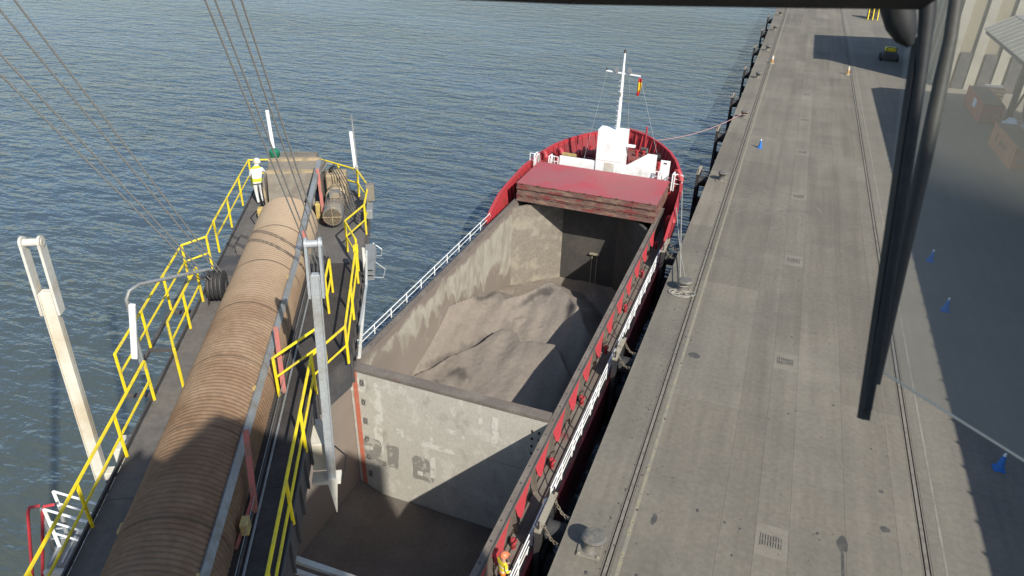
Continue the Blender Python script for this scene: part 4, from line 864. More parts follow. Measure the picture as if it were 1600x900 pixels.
# mooring lines
def sag(a, b, s, n=14):
    a = Vector(a); b = Vector(b); return [a.lerp(b, k / n) - Vector((0, 0, s * 4 * (k / n) * (1 - k / n))) for k in range(n + 1)]
ml = MB((-3.12, 75.2, 0)); pts = sag((SX + 2.6, 57.55, 2.0), (-3.35, 75.0, 0.42), 0.5)
ml.tube(pts, 0.03, 6); ml.torus((-3.12, 75.2, 0.42), (1, 0, 0), (0, 1, 0), 0.27, 0.27, 0.045, 16, 6)
o = ml.build('mooring_line', 'pink_rope', None, 40); o.location = (-3.12, 75.2, 0); tag(o, 'pale pink mooring line from the bow to a far bollard', 'rope')
for i, (a, b, s, l) in enumerate([((-5.28, 49.2, 1.2), (-3.30, 36.8, 0.45), 0.12, 'left of two grey ropes running from the bow down to the bollard'), ((-5.22, 46.6, 0.9), (-3.0, 36.95, 0.47), 0.35, 'right, slacker one of two grey ropes from the bow to the bollard')]):
    ml = MB((-3.12, 36.7, 0)); ml.tube(sag(a, b, s), 0.035, 6); ml.torus((-3.12, 36.7, 0.40 + 0.075 * i), (1, 0, 0), (0, 1, 0), 0.26, 0.26, 0.035, 16, 6)
    o = ml.build('mooring_line', 'grey_rope', None, 40); o.location = (-3.12, 36.7, 0); tag(o, l, 'rope', 'grey ropes at the bollard')
ml = MB((-3.0, 36.2, 0))
for k in range(5): ml.torus((-3.1 + 0.12 * k * (-1) ** k, 36.15 + 0.05 * k, 0.03 + 0.015 * k), (1, 0.2 * k, 0), (-0.2 * k, 1, 0), 0.5 - 0.05 * k, 0.26, 0.025, 20, 5)
o = ml.build('rope_coil', 'grey_rope', None, 40); o.location = (-3.0, 36.2, 0); tag(o, 'loose grey rope coil lying at the foot of the bollard', 'rope')

# ================================================================== CONVEYOR BOOM
BA = math.atan2(0.4748, 0.8801)
b_dir = Vector((-0.4748, 0.8801, 0)); b_rt = Vector((0.8801, 0.4748, 0))
def BW(v, s, z): return b_dir * s + b_rt * v + Vector((0, 0, z))
BF = (-4.62, -2.0, 8.2)         # hinge, boom coordinates (v across, s along, z)
boom = empty('loader_boom', BW(*BF), BA, 'long conveyor boom with rusty corrugated hood, walkways and yellow handrails', 'conveyor')
DZ = 9.3
def bb(): return MB(BF)
HV, HR, HZ = -4.62, 0.97, 9.5
# hood sections
seg = 2.4; pitch = 0.12; na = 22
def hood_mesh():
    vs = []; fs = []; n = int(seg / pitch * 8)
    for i in range(n + 1):
        s_ = seg * i / n; r_ = HR - 0.012 + 0.034 * abs(math.sin(math.pi * s_ / pitch)) ** 0.6
        vs.append((-r_, s_, -0.18))
        for k in range(na + 1):
            t = math.pi * (1 - k / na); vs.append((r_ * math.cos(t), s_, r_ * math.sin(t) * 0.98))
        vs.append((r_, s_, -0.18))
    m_ = na + 3
    for i in range(n):
        for k in range(m_ - 1): fs.append((i * m_ + k, i * m_ + k + 1, (i + 1) * m_ + k + 1, (i + 1) * m_ + k))
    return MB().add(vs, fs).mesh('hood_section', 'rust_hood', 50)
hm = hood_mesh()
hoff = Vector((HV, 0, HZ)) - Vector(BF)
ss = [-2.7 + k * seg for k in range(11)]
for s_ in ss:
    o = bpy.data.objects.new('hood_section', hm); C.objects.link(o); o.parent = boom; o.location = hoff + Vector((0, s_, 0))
    vs = []; fs = []
    for i, q in enumerate((s_ - 0.010, s_ + 0.010)):
        for k in range(na + 1):
            t = math.pi * (1 - k / na); vs.append((HV + 1.006 * math.cos(t), q, HZ + 0.99 * math.sin(t)))
    for k in range(na): fs.append((k, k + 1, na + 2 + k, na + 1 + k))
    ob = bb().add(vs, fs).build('hood_band', 'band', boom, True)
# long grey angle along the right shoulder of the hood, rising to the head
t30 = R(33)
a30 = (HV + 1.02 * math.cos(t30), HZ + 1.02 * math.sin(t30))
bb().bar((a30[0], -1, a30[1]), (a30[0], 20.2, a30[1]), 0.17, 0.05, (0.8, 0, 0.6)).build('shoulder_angle', 'galv', boom)
bb().bar((-3.76, 20.1, 10.12), (-3.62, 25.8, 10.95), 0.16, 0.16).build('shoulder_angle', 'galv', boom)
for k, s_ in enumerate((3.0, 8.2, 13.2, 18.4)): bb().box((a30[0] - 0.12, s_, a30[1] + 0.03), (a30[0] - 0.02, s_ + 0.15, a30[1] + 0.07)).build('clip', 'box_yellow', boom)
# floors and girders
def floor(v0, v1, s0, s1, mt='boom_deck', nm='walkway_plate', z=DZ): bb().box((v0, s0 + 0.006, z - 0.05), (v1, s1 - 0.006, z)).build(nm, mt, boom)
s_ = -1.0
while s_ < 27.5:
    e = min(s_ + 2.4, 27.8)
    floor(-6.40, -5.50, s_, e); s_ += 2.4
s_ = -1.0
while s_ < 14.6:
    e = min(s_ + 2.4, 14.6); floor(-3.70, -2.70, s_, e, 'walk_shaded'); s_ += 2.4
bb().prism([(-3.70, 14.61, DZ - 0.05), (-2.70, 14.61, DZ - 0.05), (-1.95, 15.6, DZ - 0.05), (-1.95, 18.0, DZ - 0.05), (-3.70, 18.0, DZ - 0.05)], (0, 0, 0.05)).build('walkway_plate', 'walk_shaded', boom)
for a, c, mq in ((18.01, 20.8, 'walk_shaded'), (20.81, 23.6, 'boom_deck'), (23.61, 25.9, 'boom_deck')): floor(-3.70, -1.95, a, c, mq)
bb().prism([(-3.70, 25.91, DZ - 0.05), (-1.95, 25.91, DZ - 0.05), (-2.3, 26.9, DZ - 0.05), (-3.9, 27.9, DZ - 0.05), (-6.4, 27.9, DZ - 0.05), (-6.4, 27.82, DZ - 0.05), (-3.70, 27.82, DZ - 0.05)], (0, 0, 0.05)).build('walkway_plate', 'boom_deck', boom)
bb().box((-5.48, -1, DZ - 0.3), (-3.72, 27.7, DZ - 0.12)).build('belt_pan', 'dark_steel', boom)
bb().box((-6.36, -1.5, 8.2), (-6.2, 27.6, DZ - 0.06)).build('side_girder', 'dark_steel', boom)
bb().box((-2.92, -1.5, 8.2), (-2.76, 14.4, DZ - 0.06)).build('side_girder', 'dark_steel', boom)
bb().bar((-2.75, 14.5, 8.75), (-2.05, 15.6, 8.75), 0.1, 0.95).build('side_girder', 'dark_steel', boom)
bb().box((-2.12, 15.6, 8.3), (-2.0, 26.0, DZ - 0.06)).build('side_girder', 'dark_steel', boom)
for s_ in [k * 0.75 for k in range(0, 20)]: bb().box((-2.75, s_, 8.2), (-2.70, s_ + 0.06, DZ - 0.055)).build('girder_rib', 'dark_steel', boom)
for s_ in [15.7 + k * 0.7 for k in range(0, 15)]: bb().box((-1.995, s_, 8.3), (-1.93, s_ + 0.06, DZ - 0.055)).build('girder_rib', 'dark_steel', boom)
bb().box((-6.45, -1, DZ + 0.002), (-6.41, 27.8, DZ + 0.12)).build('toe_board', 'dark_steel', boom)
bb().box((-2.69, -1, DZ + 0.002), (-2.66, 14.6, DZ + 0.12)).build('toe_board', 'dark_steel', boom)
for k, vv in enumerate((-3.46, -3.36)): bb().tube([(vv, -1, DZ + 0.05), (vv, 21.5, DZ + 0.05)], 0.025, 6).build('conduit', 'galv' if k else 'dark_steel', boom)
bb().box((-6.0, 21.6, DZ + 0.002), (-5.62, 23.4, DZ + 0.30)).build('cover_box', 'boom_deck', boom, bevel=0.02)
bb().box((-6.39, 20.2, DZ + 0.002), (-5.7, 21.5, DZ + 0.06)).build('cover_plate', 'dark_steel', boom)
# red stanchions
for s_ in (5.0, 10.35, 14.1, 19.6, 23.9): bb().bar((-3.42, s_, DZ), (-3.60, s_ + 1.0, 10.55 if s_ < 20 else 11.0), 0.11, 0.11).build('red_stanchion', 'red_post', boom)
for s_ in (10.35,): bb().bar((-3.45, s_ + 0.05, DZ + 0.3), (-3.6, s_ - 0.9, DZ + 0.05), 0.05, 0.05).build('stanchion_brace', 'red_post', boom)
# yellow handrails
Y_ = 'yellow'
def brail(pts, h=1.1, mids=(0.5,), step=1.8, r=0.035): railing(boom, BF, [(v, s, DZ) for v, s in pts], h, Y_, mids, r, 0.038, step)
brail([(-6.38, 4.6), (-6.38, 14.15)], step=1.9)
brail([(-7.12, 14.5), (-7.14, 20.2), (-6.56, 20.75)], step=1.9)
brail([(-6.60, 21.9), (-6.60, 27.75), (-3.9, 27.75)], step=1.95)
brail([(-5.85, 14.6), (-6.33, 15.8), (-6.36, 18.7)], step=1.5)
bb().tube([(-6.56, 20.75, DZ + 1.1), (-6.6, 21.9, DZ + 1.1)], 0.026, 6).build('handrail', Y_, boom)
brail([(-2.66, 4.0), (-2.66, 14.0), (-1.98, 15.2), (-1.98, 19.4)], step=2.0)
brail([(-3.52, 14.0), (-2.55, 15.35)], step=1.9)
brail([(-2.70, 17.7), (-2.70, 18.9)], step=1.2)
brail([(-2.02, 20.2), (-2.45, 21.6), (-1.9, 22.9), (-1.85, 24.7), (-2.35, 26.4), (-3.85, 27.7)], step=1.3)
bb().box((-7.2, 14.3, DZ - 0.10), (-7.12, 20.3, DZ - 0.01)).build('outrigger_beam', 'dark_steel', boom)
for s_ in (14.4, 16.3, 18.2, 20.2): bb().box((-7.12, s_, DZ - 0.10), (-6.42, s_ + 0.08, DZ - 0.02)).build('outrigger_beam', 'dark_steel', boom)
# luffing sheaves
def sheave(v, s_):
    for k in range(4):
        bb().lathe((v - 0.17 + k * 0.11, s_, DZ + 0.52), [(0.42, -0.045), (0.34, -0.015), (0.34, 0.015), (0.42, 0.045)], 24, (1, 0, 0)).build('sheave', 'dark_steel', boom, 40)
    for dv in (-0.27, 0.27): bb().prism([(v + dv - 0.015, s_ - 0.35, DZ), (v + dv - 0.015, s_ + 0.35, DZ), (v + dv - 0.015, s_ + 0.1, DZ + 0.62), (v + dv - 0.015, s_ - 0.1, DZ + 0.62)], (0.03, 0, 0)).build('sheave_cheek', 'dark_steel', boom)
sheave(-5.88, 18.7); sheave(-3.02, 19.4)
th = R(51.5)
for vv, s_ in ((-5.88, 18.7), (-3.02, 19.4)):
    for k in range(4):
        p0 = Vector((vv - 0.17 + k * 0.11 , s_ - 0.3 + (0.0 if k < 2 else 0.5), DZ + (0.85 if k < 2 else 0.75))); L_ = 30
        q = p0 + Vector((((k - 1.5) * 0.6 - 1.5) if vv < -5 else (k - 1.5) * 0.12, -math.cos(th) * L_, math.sin(th) * L_))
        o = MB(BF).tube([p0, q], 0.019, 6).build('luffing_rope', 'wire_rope', boom, 40)
# fork-headed posts either side
def fork_post(v0, v1, s0, zb, zt, mt, mt2, wd, fl_, name):
    p = Vector((v0, s0, zb)); q = Vector((v1, s0, zt)); d = (q - p).normalized()
    o = bb().bar(p, q - d * fl_, wd, wd * 0.8, (0, 1, 0)).build(name, mt, boom, bevel=0.012)
    fr_ = q - d * (fl_ + 0.5)
    for dv in (-1, 1):
        off = Vector((dv * (wd / 2 + 0.05), 0, 0))
        bb().bar(fr_ + off, q + off - d * 0.1, 0.05, 0.24, (0, 1, 0)).build('fork_plate', mt2, o)
        bb().lathe(q + off - d * 0.1 - Vector((0.025, 0, 0)), [(0.125, 0), (0.125, 0.05)], 16, (1, 0, 0)).build('fork_eye', mt2, o)
    bb().lathe(q - d * 0.1 - Vector((wd / 2 + 0.09, 0, 0)), [(0.075, 0), (0.075, wd + 0.18)], 14, (1, 0, 0)).build('pin', mt2, o, 40)
    for dv in (-1, 1): bb().bar(p + Vector((dv * wd * 0.52, -wd * 0.3, 0)), q - d * (fl_ + 0.02) + Vector((dv * wd * 0.52, -wd * 0.3, 0)), 0.02, 0.1, (0, 1, 0)).build('flange', mt, o)
    return o
fork_post(-7.47, -7.27, 13.08, 8.0, 14.05, 'cream', 'dirty_white', 0.22, 1.15, 'lock_arm')
fork_post(-2.30, -2.06, 12.6, 7.9, 14.05, 'galv_light', 'galv_light', 0.165, 0.75, 'lock_arm')
bb().box((-7.55, 12.95, 8.0), (-6.37, 13.2, 8.2)).build('arm_bracket', 'cream', boom, bevel=0.02)
bb().box((-7.05, 13.0, 8.4), (-6.50, 13.5, 8.85)).build('winch_box', 'cream', boom, bevel=0.02)
bb().box((-2.75, 12.45, 7.85), (-2.1, 12.8, 7.95)).build('arm_bracket', 'cream', boom)
bb().box((-2.75, 12.82, 7.96), (-2.35, 13.75, 8.75)).build('winch_box', 'cream', boom, bevel=0.02)
bb().prism([(-2.40, 12.5, 7.85), (-2.18, 12.5, 7.85), (-2.27, 12.5, 6.9), (-2.29, 12.5, 6.9)], (0, 0.04, 0)).build('hanger_plate', 'cream', boom)
bb().tube([(-2.2, 12.9, 8.6), (-2.0, 13.1, 8.1), (-2.15, 13.2, 7.3), (-2.3, 12.9, 7.4)], 0.02, 6).build('hanging_cable', 'cable_black', boom)
# grey bent pipe and lamp on the left
bb().tube([(-6.95, 15.35, 9.4), (-6.92, 15.35, 11.35), (-6.85, 15.45, 11.52), (-6.70, 15.7, 11.55), (-5.75, 17.9, 10.75)], 0.045, 8).build('bent_pipe', 'galv', boom, 40)
lt = bb().bar((-7.06, 15.25, 9.75), (-6.80, 15.30, 11.25), 0.15, 0.11, (0, 1, 0)).build('tube_lamp', 'lamp_white', boom, bevel=0.03)
bb().bar((-7.0, 15.38, 9.3), (-7.0, 15.38, 10.2), 0.07, 0.07).build('lamp_bracket', 'galv', boom)
# lamps at the head
bb().bar((-5.62, 27.95, 10.5), (-5.66, 27.95, 12.3), 0.13, 0.1, (0, 1, 0)).build('tube_lamp', 'lamp_white', boom, bevel=0.03)
bb().bar((-5.64, 28.06, DZ), (-5.64, 28.06, 11.4), 0.06, 0.06).build('lamp_pole', 'galv', boom)
bb().lathe((-5.58, 27.8, 10.4), [(0.12, 0), (0.2, 0.1), (0.2, 0.34), (0.1, 0.42)], 12).build('green_beacon', 'green', boom, 40)
bb().bar((-2.42, 26.7, 10.15), (-2.48, 26.7, 11.8), 0.13, 0.1, (0, 1, 0)).build('tube_lamp', 'lamp_white', boom, bevel=0.03)
bb().bar((-2.33, 26.78, DZ), (-2.40, 26.78, 12.4), 0.05, 0.05).build('lamp_pole', 'galv', boom)
# head chute: sloped cover plate, rim, side cheeks, pulley
bb().prism([(-5.45, 24.9, 9.6), (-3.85, 24.9, 9.6), (-3.75, 26.1, 10.42), (-5.62, 26.1, 10.42)], (0, 0.05, 0)).build('chute_plate', 'tan_plate', boom)
bb().prism([(-5.62, 26.3, 10.48), (-3.75, 26.3, 10.48), (-3.72, 26.9, 10.62), (-5.66, 26.9, 10.62)], (0, 0.04, 0)).build('chute_plate', 'tan_plate', boom)
bb().box((-5.66, 26.1, 10.42), (-3.72, 26.29, 10.50)).build('chute_rim', 'gear', boom)
bb().box((-5.68, 26.9, 10.61), (-3.70, 27.04, 10.71)).build('chute_rim', 'gear', boom)
for k in range(7): bb().lathe((-5.5 + k * 0.28, 26.2, 10.50), [(0.03, 0), (0.03, 0.03)], 6).build('rim_bolt', 'gear', boom)
bb().box((-5.70, 25.5, DZ), (-5.63, 27.5, 10.45)).build('chute_cheek', 'tan_plate', boom)
bb().box((-3.71, 25.5, DZ), (-3.64, 27.5, 10.45)).build('chute_cheek', 'tan_plate', boom)
bb().box((-5.3, 27.06, 10.2), (-3.9, 27.7, 10.72)).build('dust_box', 'tan_plate', boom, bevel=0.03)
bb().lathe((-5.3, 24.6, 9.5), [(0.36, 0), (0.36, 1.4)], 20, (1, 0, 0)).build('head_pulley', 'dark_steel', boom, 40)
bb().box((-5.2, 23.0, 9.87), (-4.0, 24.6, 9.9)).build('belt', 'black_rubber', boom)
bb().bar((-5.55, 25.0, DZ), (-5.55, 24.9, 10.35), 0.07, 0.07).build('post', 'gear', boom)
bb().box((-5.78, 24.3, DZ), (-5.50, 24.6, 9.75)).build('bearing_block', 'box_yellow', boom, bevel=0.03)
bb().box((-3.75, 24.3, DZ), (-3.5, 24.6, 9.9)).build('bearing_block', 'box_yellow', boom, bevel=0.03)
# drive: gearbox, coupling, motor with fan cowl
bb().box((-3.5, 26.0, DZ), (-2.75, 26.7, 10.35)).build('gearbox', 'gear', boom, bevel=0.05)
bb().lathe((-3.12, 25.4, 9.85), [(0.2, 0), (0.2, 0.3), (0.12, 0.32), (0.12, 0.6)], 16, (0, 1, 0)).build('coupling', 'dark_steel', boom, 40)
mo = bb().lathe((-3.05, 23.35, 9.8), [(0.33, 0), (0.36, 0.06), (0.36, 0.5), (0.33, 0.52), (0.33, 1.5), (0.37, 1.52), (0.37, 1.66)], 24, (0, 1, 0)).build('motor', 'motor', boom, 40)
bb().lathe((-3.05, 23.33, 9.8), [(0.30, 0), (0.30, 0.012)], 24, (0, 1, 0)).build('fan_grille', 'pit', mo)
gr = bb()
for k in range(6): gr.torus((-3.05, 23.32, 9.8), (1, 0, 0), (0, 0, 1), 0.05 + k * 0.047, 0.05 + k * 0.047, 0.007, 20, 4)
for a in range(4): gr.bar((-3.05, 23.318, 9.8), (-3.05 + 0.33 * math.cos(a * math.pi / 2), 23.318, 9.8 + 0.33 * math.sin(a * math.pi / 2)), 0.02, 0.02)
gr.build('grille_rings', 'gear', mo)
for k in range(9):
    t = R(20 + k * 17.5); bb().bar((-3.05 + 0.35 * math.cos(t), 23.9, 9.8 + 0.35 * math.sin(t)), (-3.05 + 0.35 * math.cos(t), 24.8, 9.8 + 0.35 * math.sin(t)), 0.02, 0.06).build('cooling_fin', 'motor', mo)
bb().box((-3.2, 24.2, 10.13), (-2.85, 24.6, 10.35)).build('terminal_box', 'motor', mo, bevel=0.02)
bb().box((-3.3, 23.6, DZ), (-2.8, 24.9, 9.5)).build('motor_bed', 'dark_steel', boom)
bb().lathe((-3.05, 25.1, 9.75), [(0.30, 0), (0.42, 0.1), (0.42, 0.5), (0.3, 0.6)], 18, (0, 1, 0)).build('brake_guard', 'gear', boom, 40)
for k in range(4):
    x0 = -3.4 + 0.04 * k
    bb().tube([(x0, 26.3, 10.36), (x0 + 0.1, 26.1, 10.62 + 0.03 * k), (x0 + 0.25 + 0.05 * k, 25.7, 10.68), (x0 + 0.55 + 0.06 * k, 25.0, 10.35), (x0 + 0.8 + 0.05 * k, 24.3, 9.8), (-2.25 + 0.05 * k, 23.7 + 0.25 * k, DZ + 0.05)], 0.016, 6).build('hose', 'cable_black', boom, 40)
bb().tube([(-3.62, 26.3, 10.4), (-3.4, 26.2, 10.75), (-3.2, 26.15, 10.72)], 0.04, 8).build('hose', 'galv', boom, 40)
# junction boxes and fittings along the right edge
bb().box((-1.92, 24.3, 9.95), (-1.62, 24.6, 10.55)).build('junction_box', 'tan_plate', boom, bevel=0.02)
bb().box((-1.90, 23.5, 9.6), (-1.68, 24.2, 9.95)).build('junction_box', 'galv', boom, bevel=0.02)
bb().box((-2.40, 26.30, 10.42), (-2.28, 26.42, 10.58)).build('junction_box', 'galv_light', boom, bevel=0.02)
for k in range(3): bb().box((-1.90, 20.3 + k * 0.05, 8.9 + k * 0.16), (-1.55, 22.2, 8.94 + k * 0.16)).build('cable_tray', 'galv', boom)
bb().tube([(-1.85, 17.5, 9.0), (-1.75, 19.4, 9.2), (-1.72, 20.2, 10.0)], 0.045, 6).build('conduit', 'galv_light', boom)
bb().tube([(-1.80, 16.0, 8.9), (-1.80, 19.9, 9.1), (-1.80, 20.0, 10.2)], 0.05, 6).build('conduit', 'dirty_white', boom)
bb().tube([(-1.7, 20.5, 8.9), (-1.3, 20.8, 8.7), (-1.25, 21.3, 8.75), (-1.6, 21.5, 8.95)], 0.018, 6).build('hanging_cable', 'galv_light', boom)
bb().tube([(-1.7, 22.0, 8.9), (-1.4, 22.3, 8.75), (-1.4, 22.7, 8.8), (-1.7, 22.8, 9.0)], 0.018, 6).build('hanging_cable', 'galv_light', boom)
bb().box((-2.06, 19.6, DZ + 0.9), (-1.92, 19.8, DZ + 1.12)).build('pull_switch', 'yellow', boom)
bb().box((-3.55, 9.7, DZ + 0.1), (-3.40, 9.95, DZ + 0.38)).build('pull_switch', 'box_yellow', boom, bevel=0.02)
bb().box((-5.74, 9.85, DZ + 0.05), (-5.60, 10.1, DZ + 0.3)).build('pull_switch', 'box_yellow', boom, bevel=0.02)
bb().tube([(-3.42, -1, DZ + 0.3), (-3.42, 22, DZ + 0.3)], 0.008, 4).build('pull_cord', 'galv', boom)
bb().tube([(-5.9, 25.8, DZ + 0.03), (-6.1, 24.6, DZ + 0.03), (-5.8, 23.9, DZ + 0.03), (-6.1, 23.5, DZ + 0.03), (-6.2, 22.4, DZ + 0.03)], 0.02, 6).build('loose_cable', 'cable_black', boom, 40)
# access gangway and caged ladder at the lower left
GZ = 8.05
bb().box((-7.65, 10.6, GZ - 0.06), (-6.46, 11.5, GZ)).build('gangway_floor', 'galv', boom)
for k in range(10): bb().box((-7.62 + k * 0.115, 10.62, GZ + 0.001), (-7.58 + k * 0.115, 11.48, GZ + 0.02)).build('grating_bar', 'galv_light', boom)
def grail(a, b): railing(boom, BF, [(*a, GZ), (*b, GZ)], 1.05, 'white', (0.36, 0.68), 0.026, 0.035, 0.85)
grail((-7.62, 11.56), (-6.6, 11.1)); grail((-7.6, 11.08), (-6.5, 10.6))
bb().box((-7.7, 10.5, GZ - 0.35), (-6.47, 10.58, GZ - 0.07)).build('gangway_beam', 'dirty_white', boom)
bb().tube([(-7.0, 12.5, GZ + 0.4), (-7.1, 12.4, GZ + 0.15), (-6.9, 12.3, GZ + 0.1), (-6.7, 12.4, GZ + 0.3), (-6.9, 12.6, GZ + 0.45), (-7.1, 12.5, GZ + 0.3)], 0.04, 6).build('cable_coil', 'cable_black', boom, 40)
for dv in (0, 0.34):
    bb().tube([(-8.15 + dv, 11.35, 5.4), (-7.72 + dv, 11.2, GZ + 0.95)], 0.04, 8).build('ladder_rail', 'galv_light', boom, 40)
    bb().tube([(-7.74 + dv * 0.8, 11.22, GZ + 1.02), (-7.90 + dv * 0.8, 11.16, GZ + 1.05), (-7.97 + dv * 0.8, 11.15, GZ + 0.9), (-8.52 + dv * 0.6, 11.32, 7.0), (-9.2 + dv * 0.6, 12.2, 5.9)], 0.032, 8).build('red_guard_rail', 'red_bright', boom, 40)
for k in range(11):
    t = k / 11.0; bb().tube([(-8.12 + 0.40 * t, 11.35 - 0.15 * t, 5.5 + 3.2 * t), (-7.78 + 0.40 * t, 11.35 - 0.15 * t, 5.5 + 3.2 * t)], 0.02, 6).build('rung', 'galv_light', boom)
bb().bar((-7.55, 10.75, 5.4), (-7.45, 10.75, GZ - 0.08), 0.16, 0.14).build('support_leg', 'dirty_white', boom)
for k in range(8): bb().box((-7.64, 10.68, 5.7 + k * 0.3), (-7.36, 10.70, 5.72 + k * 0.3)).build('leg_band', 'dark_steel', boom)
# white service platform slung under the boom
UZ = 5.0
bb().box((-3.9, 10.6, UZ - 0.1), (-2.0, 12.2, UZ)).build('service_platform', 'galv', boom)
bb().bar((-3.85, 13.0, UZ), (-1.3, 11.7, UZ), 0.14, 0.14).build('platform_edge', 'dirty_white', boom)
bb().bar((-3.75, 12.6, UZ + 0.02), (-1.4, 11.4, UZ + 0.02), 0.09, 0.12).build('platform_edge', 'dirty_white', boom)
for k in range(3): bb().bar((-3.6, 12.1 - k * 0.4, UZ + 0.05), (-1.6, 11.1 - k * 0.4, UZ + 0.05), 0.06, 0.06).build('platform_bar', 'dirty_white', boom)
for v, s_ in ((-3.6, 11.1), (-3.6, 12.6)): bb().bar((v, s_, UZ), (v + 0.4, s_, 9.0), 0.08, 0.08).build('hanger', 'dark_steel', boom)

# ================================================================== PEOPLE
def person(name, loc, rz, joints, edges, radii, mt, label, root=0):
    e = empty(name, loc, rz, label, 'person')
    bm = bmesh.new(); sk = bm.verts.layers.skin.verify()
    V = []
    for i, p in enumerate(joints):
        v = bm.verts.new(p); v[sk].radius = radii[i]; v[sk].use_root = (i == root); V.append(v)
    for a, b in edges: bm.edges.new((V[a], V[b]))
    me = bpy.data.meshes.new('body'); bm.to_mesh(me); bm.free(); me.materials.append(mt)
    o = bpy.data.objects.new('body', me); C.objects.link(o); o.parent = e
    s_ = o.modifiers.new('skin', 'SKIN'); s_.use_smooth_shade = True
    o.modifiers.new('sub', 'SUBSURF').levels = 2; o.modifiers['sub'].render_levels = 2
    return e, o
ED = [(0, 1), (1, 2), (2, 3), (3, 4), (2, 5), (5, 6), (6, 7), (2, 8), (8, 9), (9, 10), (0, 11), (11, 12), (12, 13), (13, 14), (0, 15), (15, 16), (16, 17), (17, 18)]
RD = [(0.16, 0.12), (0.155, 0.115), (0.15, 0.11), (0.06, 0.06), (0.095, 0.105), (0.075, 0.075), (0.055, 0.055), (0.04, 0.04), (0.075, 0.075), (0.055, 0.055), (0.04, 0.04),
      (0.10, 0.10), (0.07, 0.07), (0.05, 0.05), (0.05, 0.045), (0.10, 0.10), (0.07, 0.07), (0.05, 0.05), (0.05, 0.045)]
def hand(par, w_, d, mt):
    """palm, four bent fingers of unequal length and a thumb from the side"""
    d = Vector(d).normalized(); sd = d.cross(Vector((0, 0, 1))).normalized() if abs(d.z) < 0.9 else Vector((1, 0, 0)); up = sd.cross(d); w_ = Vector(w_); m = MB()
    m.bar(w_, w_ + d * 0.09, 0.08, 0.03, up)
    for k, L_ in enumerate((0.075, 0.085, 0.08, 0.06)):
        b = w_ + d * 0.085 + sd * (0.03 - 0.02 * k); m.tube([b, b + d * L_ * 0.55, b + d * L_ * 0.9 - up * L_ * 0.4], [0.01, 0.009, 0.007], 6)
    b = w_ + d * 0.02 + sd * 0.04; m.tube([b, b + d * 0.035 + sd * 0.03, b + d * 0.07 + sd * 0.025 - up * 0.02], [0.012, 0.011, 0.008], 6)
    m.build('hand', mt, par, True)
HV_OR = zones('clothes_orange', [(0.0, (0.03, 0.025, 0.02)), (0.09, (0.028, 0.035, 0.09)), (0.86, (0.85, 0.24, 0.02)), (1.0, (0.75, 0.75, 0.7)), (1.06, (0.85, 0.62, 0.03)), (1.22, (0.8, 0.78, 0.7)), (1.27, (0.85, 0.6, 0.03)), (1.46, (0.42, 0.23, 0.16))])
J1 = [(0, 0, 0.93), (0, 0.02, 1.15), (0, 0.03, 1.38), (0, 0.05, 1.50), (0, 0.10, 1.63), (0.20, 0.03, 1.37), (0.27, 0.04, 1.10), (0.20, 0.24, 0.98), (-0.20, 0.03, 1.37), (-0.27, 0.04, 1.10), (-0.14, 0.26, 1.0),
      (0.1, 0, 0.86), (0.11, 0.03, 0.48), (0.11, -0.02, 0.09), (0.12, 0.12, 0.05), (-0.1, 0, 0.86), (-0.11, 0.0, 0.48), (-0.12, -0.06, 0.09), (-0.12, 0.08, 0.05)]
p1, ob1 = person('person', (-5.75, 15.35, DKZ + 0.02), R(-35), J1, ED, RD, HV_OR, 'person in orange and yellow high-visibility jacket and navy trousers on the side deck')
bm1 = MB(); bm1.lathe((0, 0.09, 1.66), [(0.155, 0.0), (0.15, 0.03), (0.125, 0.09), (0.07, 0.135), (0.01, 0.15)], 16); bm1.box((-0.08, 0.20, 1.655), (0.08, 0.28, 1.675)); bm1.build('hard_hat', 'helmet_orange', p1, 40)
fc = MB(); fc.lathe((0, 0.195, 1.60), [(0.022, 0), (0.012, 0.035)], 8, (0, 1, -0.3))
for sx in (-1, 1): fc.lathe((sx * 0.04, 0.185, 1.635), [(0.014, 0), (0.008, 0.012)], 8, (0, 1, 0)); fc.lathe((sx * 0.1, 0.09, 1.60), [(0.035, 0), (0.02, 0.02)], 8, (sx, 0, 0))
fc.build('face', 'skin', p1, True)
hand(p1, J1[7], (-0.3, 1, -0.2), 'skin'); hand(p1, J1[10], (0.3, 1, -0.1), 'skin')
WH = zones('clothes_white', [(0.0, (0.03, 0.03, 0.03)), (0.08, (0.66, 0.65, 0.62)), (0.80, (0.10, 0.10, 0.12)), (0.86, (0.72, 0.71, 0.68)), (0.92, (0.55, 0.68, 0.04)), (1.06, (0.72, 0.71, 0.68)), (1.40, (0.55, 0.68, 0.04)), (1.5, (0.76, 0.75, 0.72))])
J2 = [(0, 0, 0.93), (0.02, 0.06, 1.15), (0.06, 0.14, 1.36), (0.09, 0.22, 1.48), (0.12, 0.30, 1.60), (0.25, 0.15, 1.35), (0.36, 0.30, 1.15), (0.34, 0.55, 1.12), (-0.14, 0.13, 1.36), (-0.22, 0.22, 1.10), (-0.1, 0.46, 1.08),
      (0.1, 0, 0.86), (0.10, 0.06, 0.48), (0.10, 0.0, 0.09), (0.10, 0.15, 0.05), (-0.1, 0, 0.86), (-0.10, 0.0, 0.48), (-0.08, -0.1, 0.09), (-0.08, 0.06, 0.05)]
p2, ob2 = person('person', BW(-5.98, 25.95, DZ + 0.015), BA + 0.3, J2, ED, RD, WH, 'person in white overalls with lime bands leaning over the boom head')
bm2 = MB(); bm2.lathe((0.12, 0.29, 1.64), [(0.14, -0.06), (0.145, 0.0), (0.12, 0.07), (0.07, 0.12), (0.01, 0.135)], 16); bm2.build('hood', 'dirty_white', p2, 40); p2.scale = (0.95,) * 3
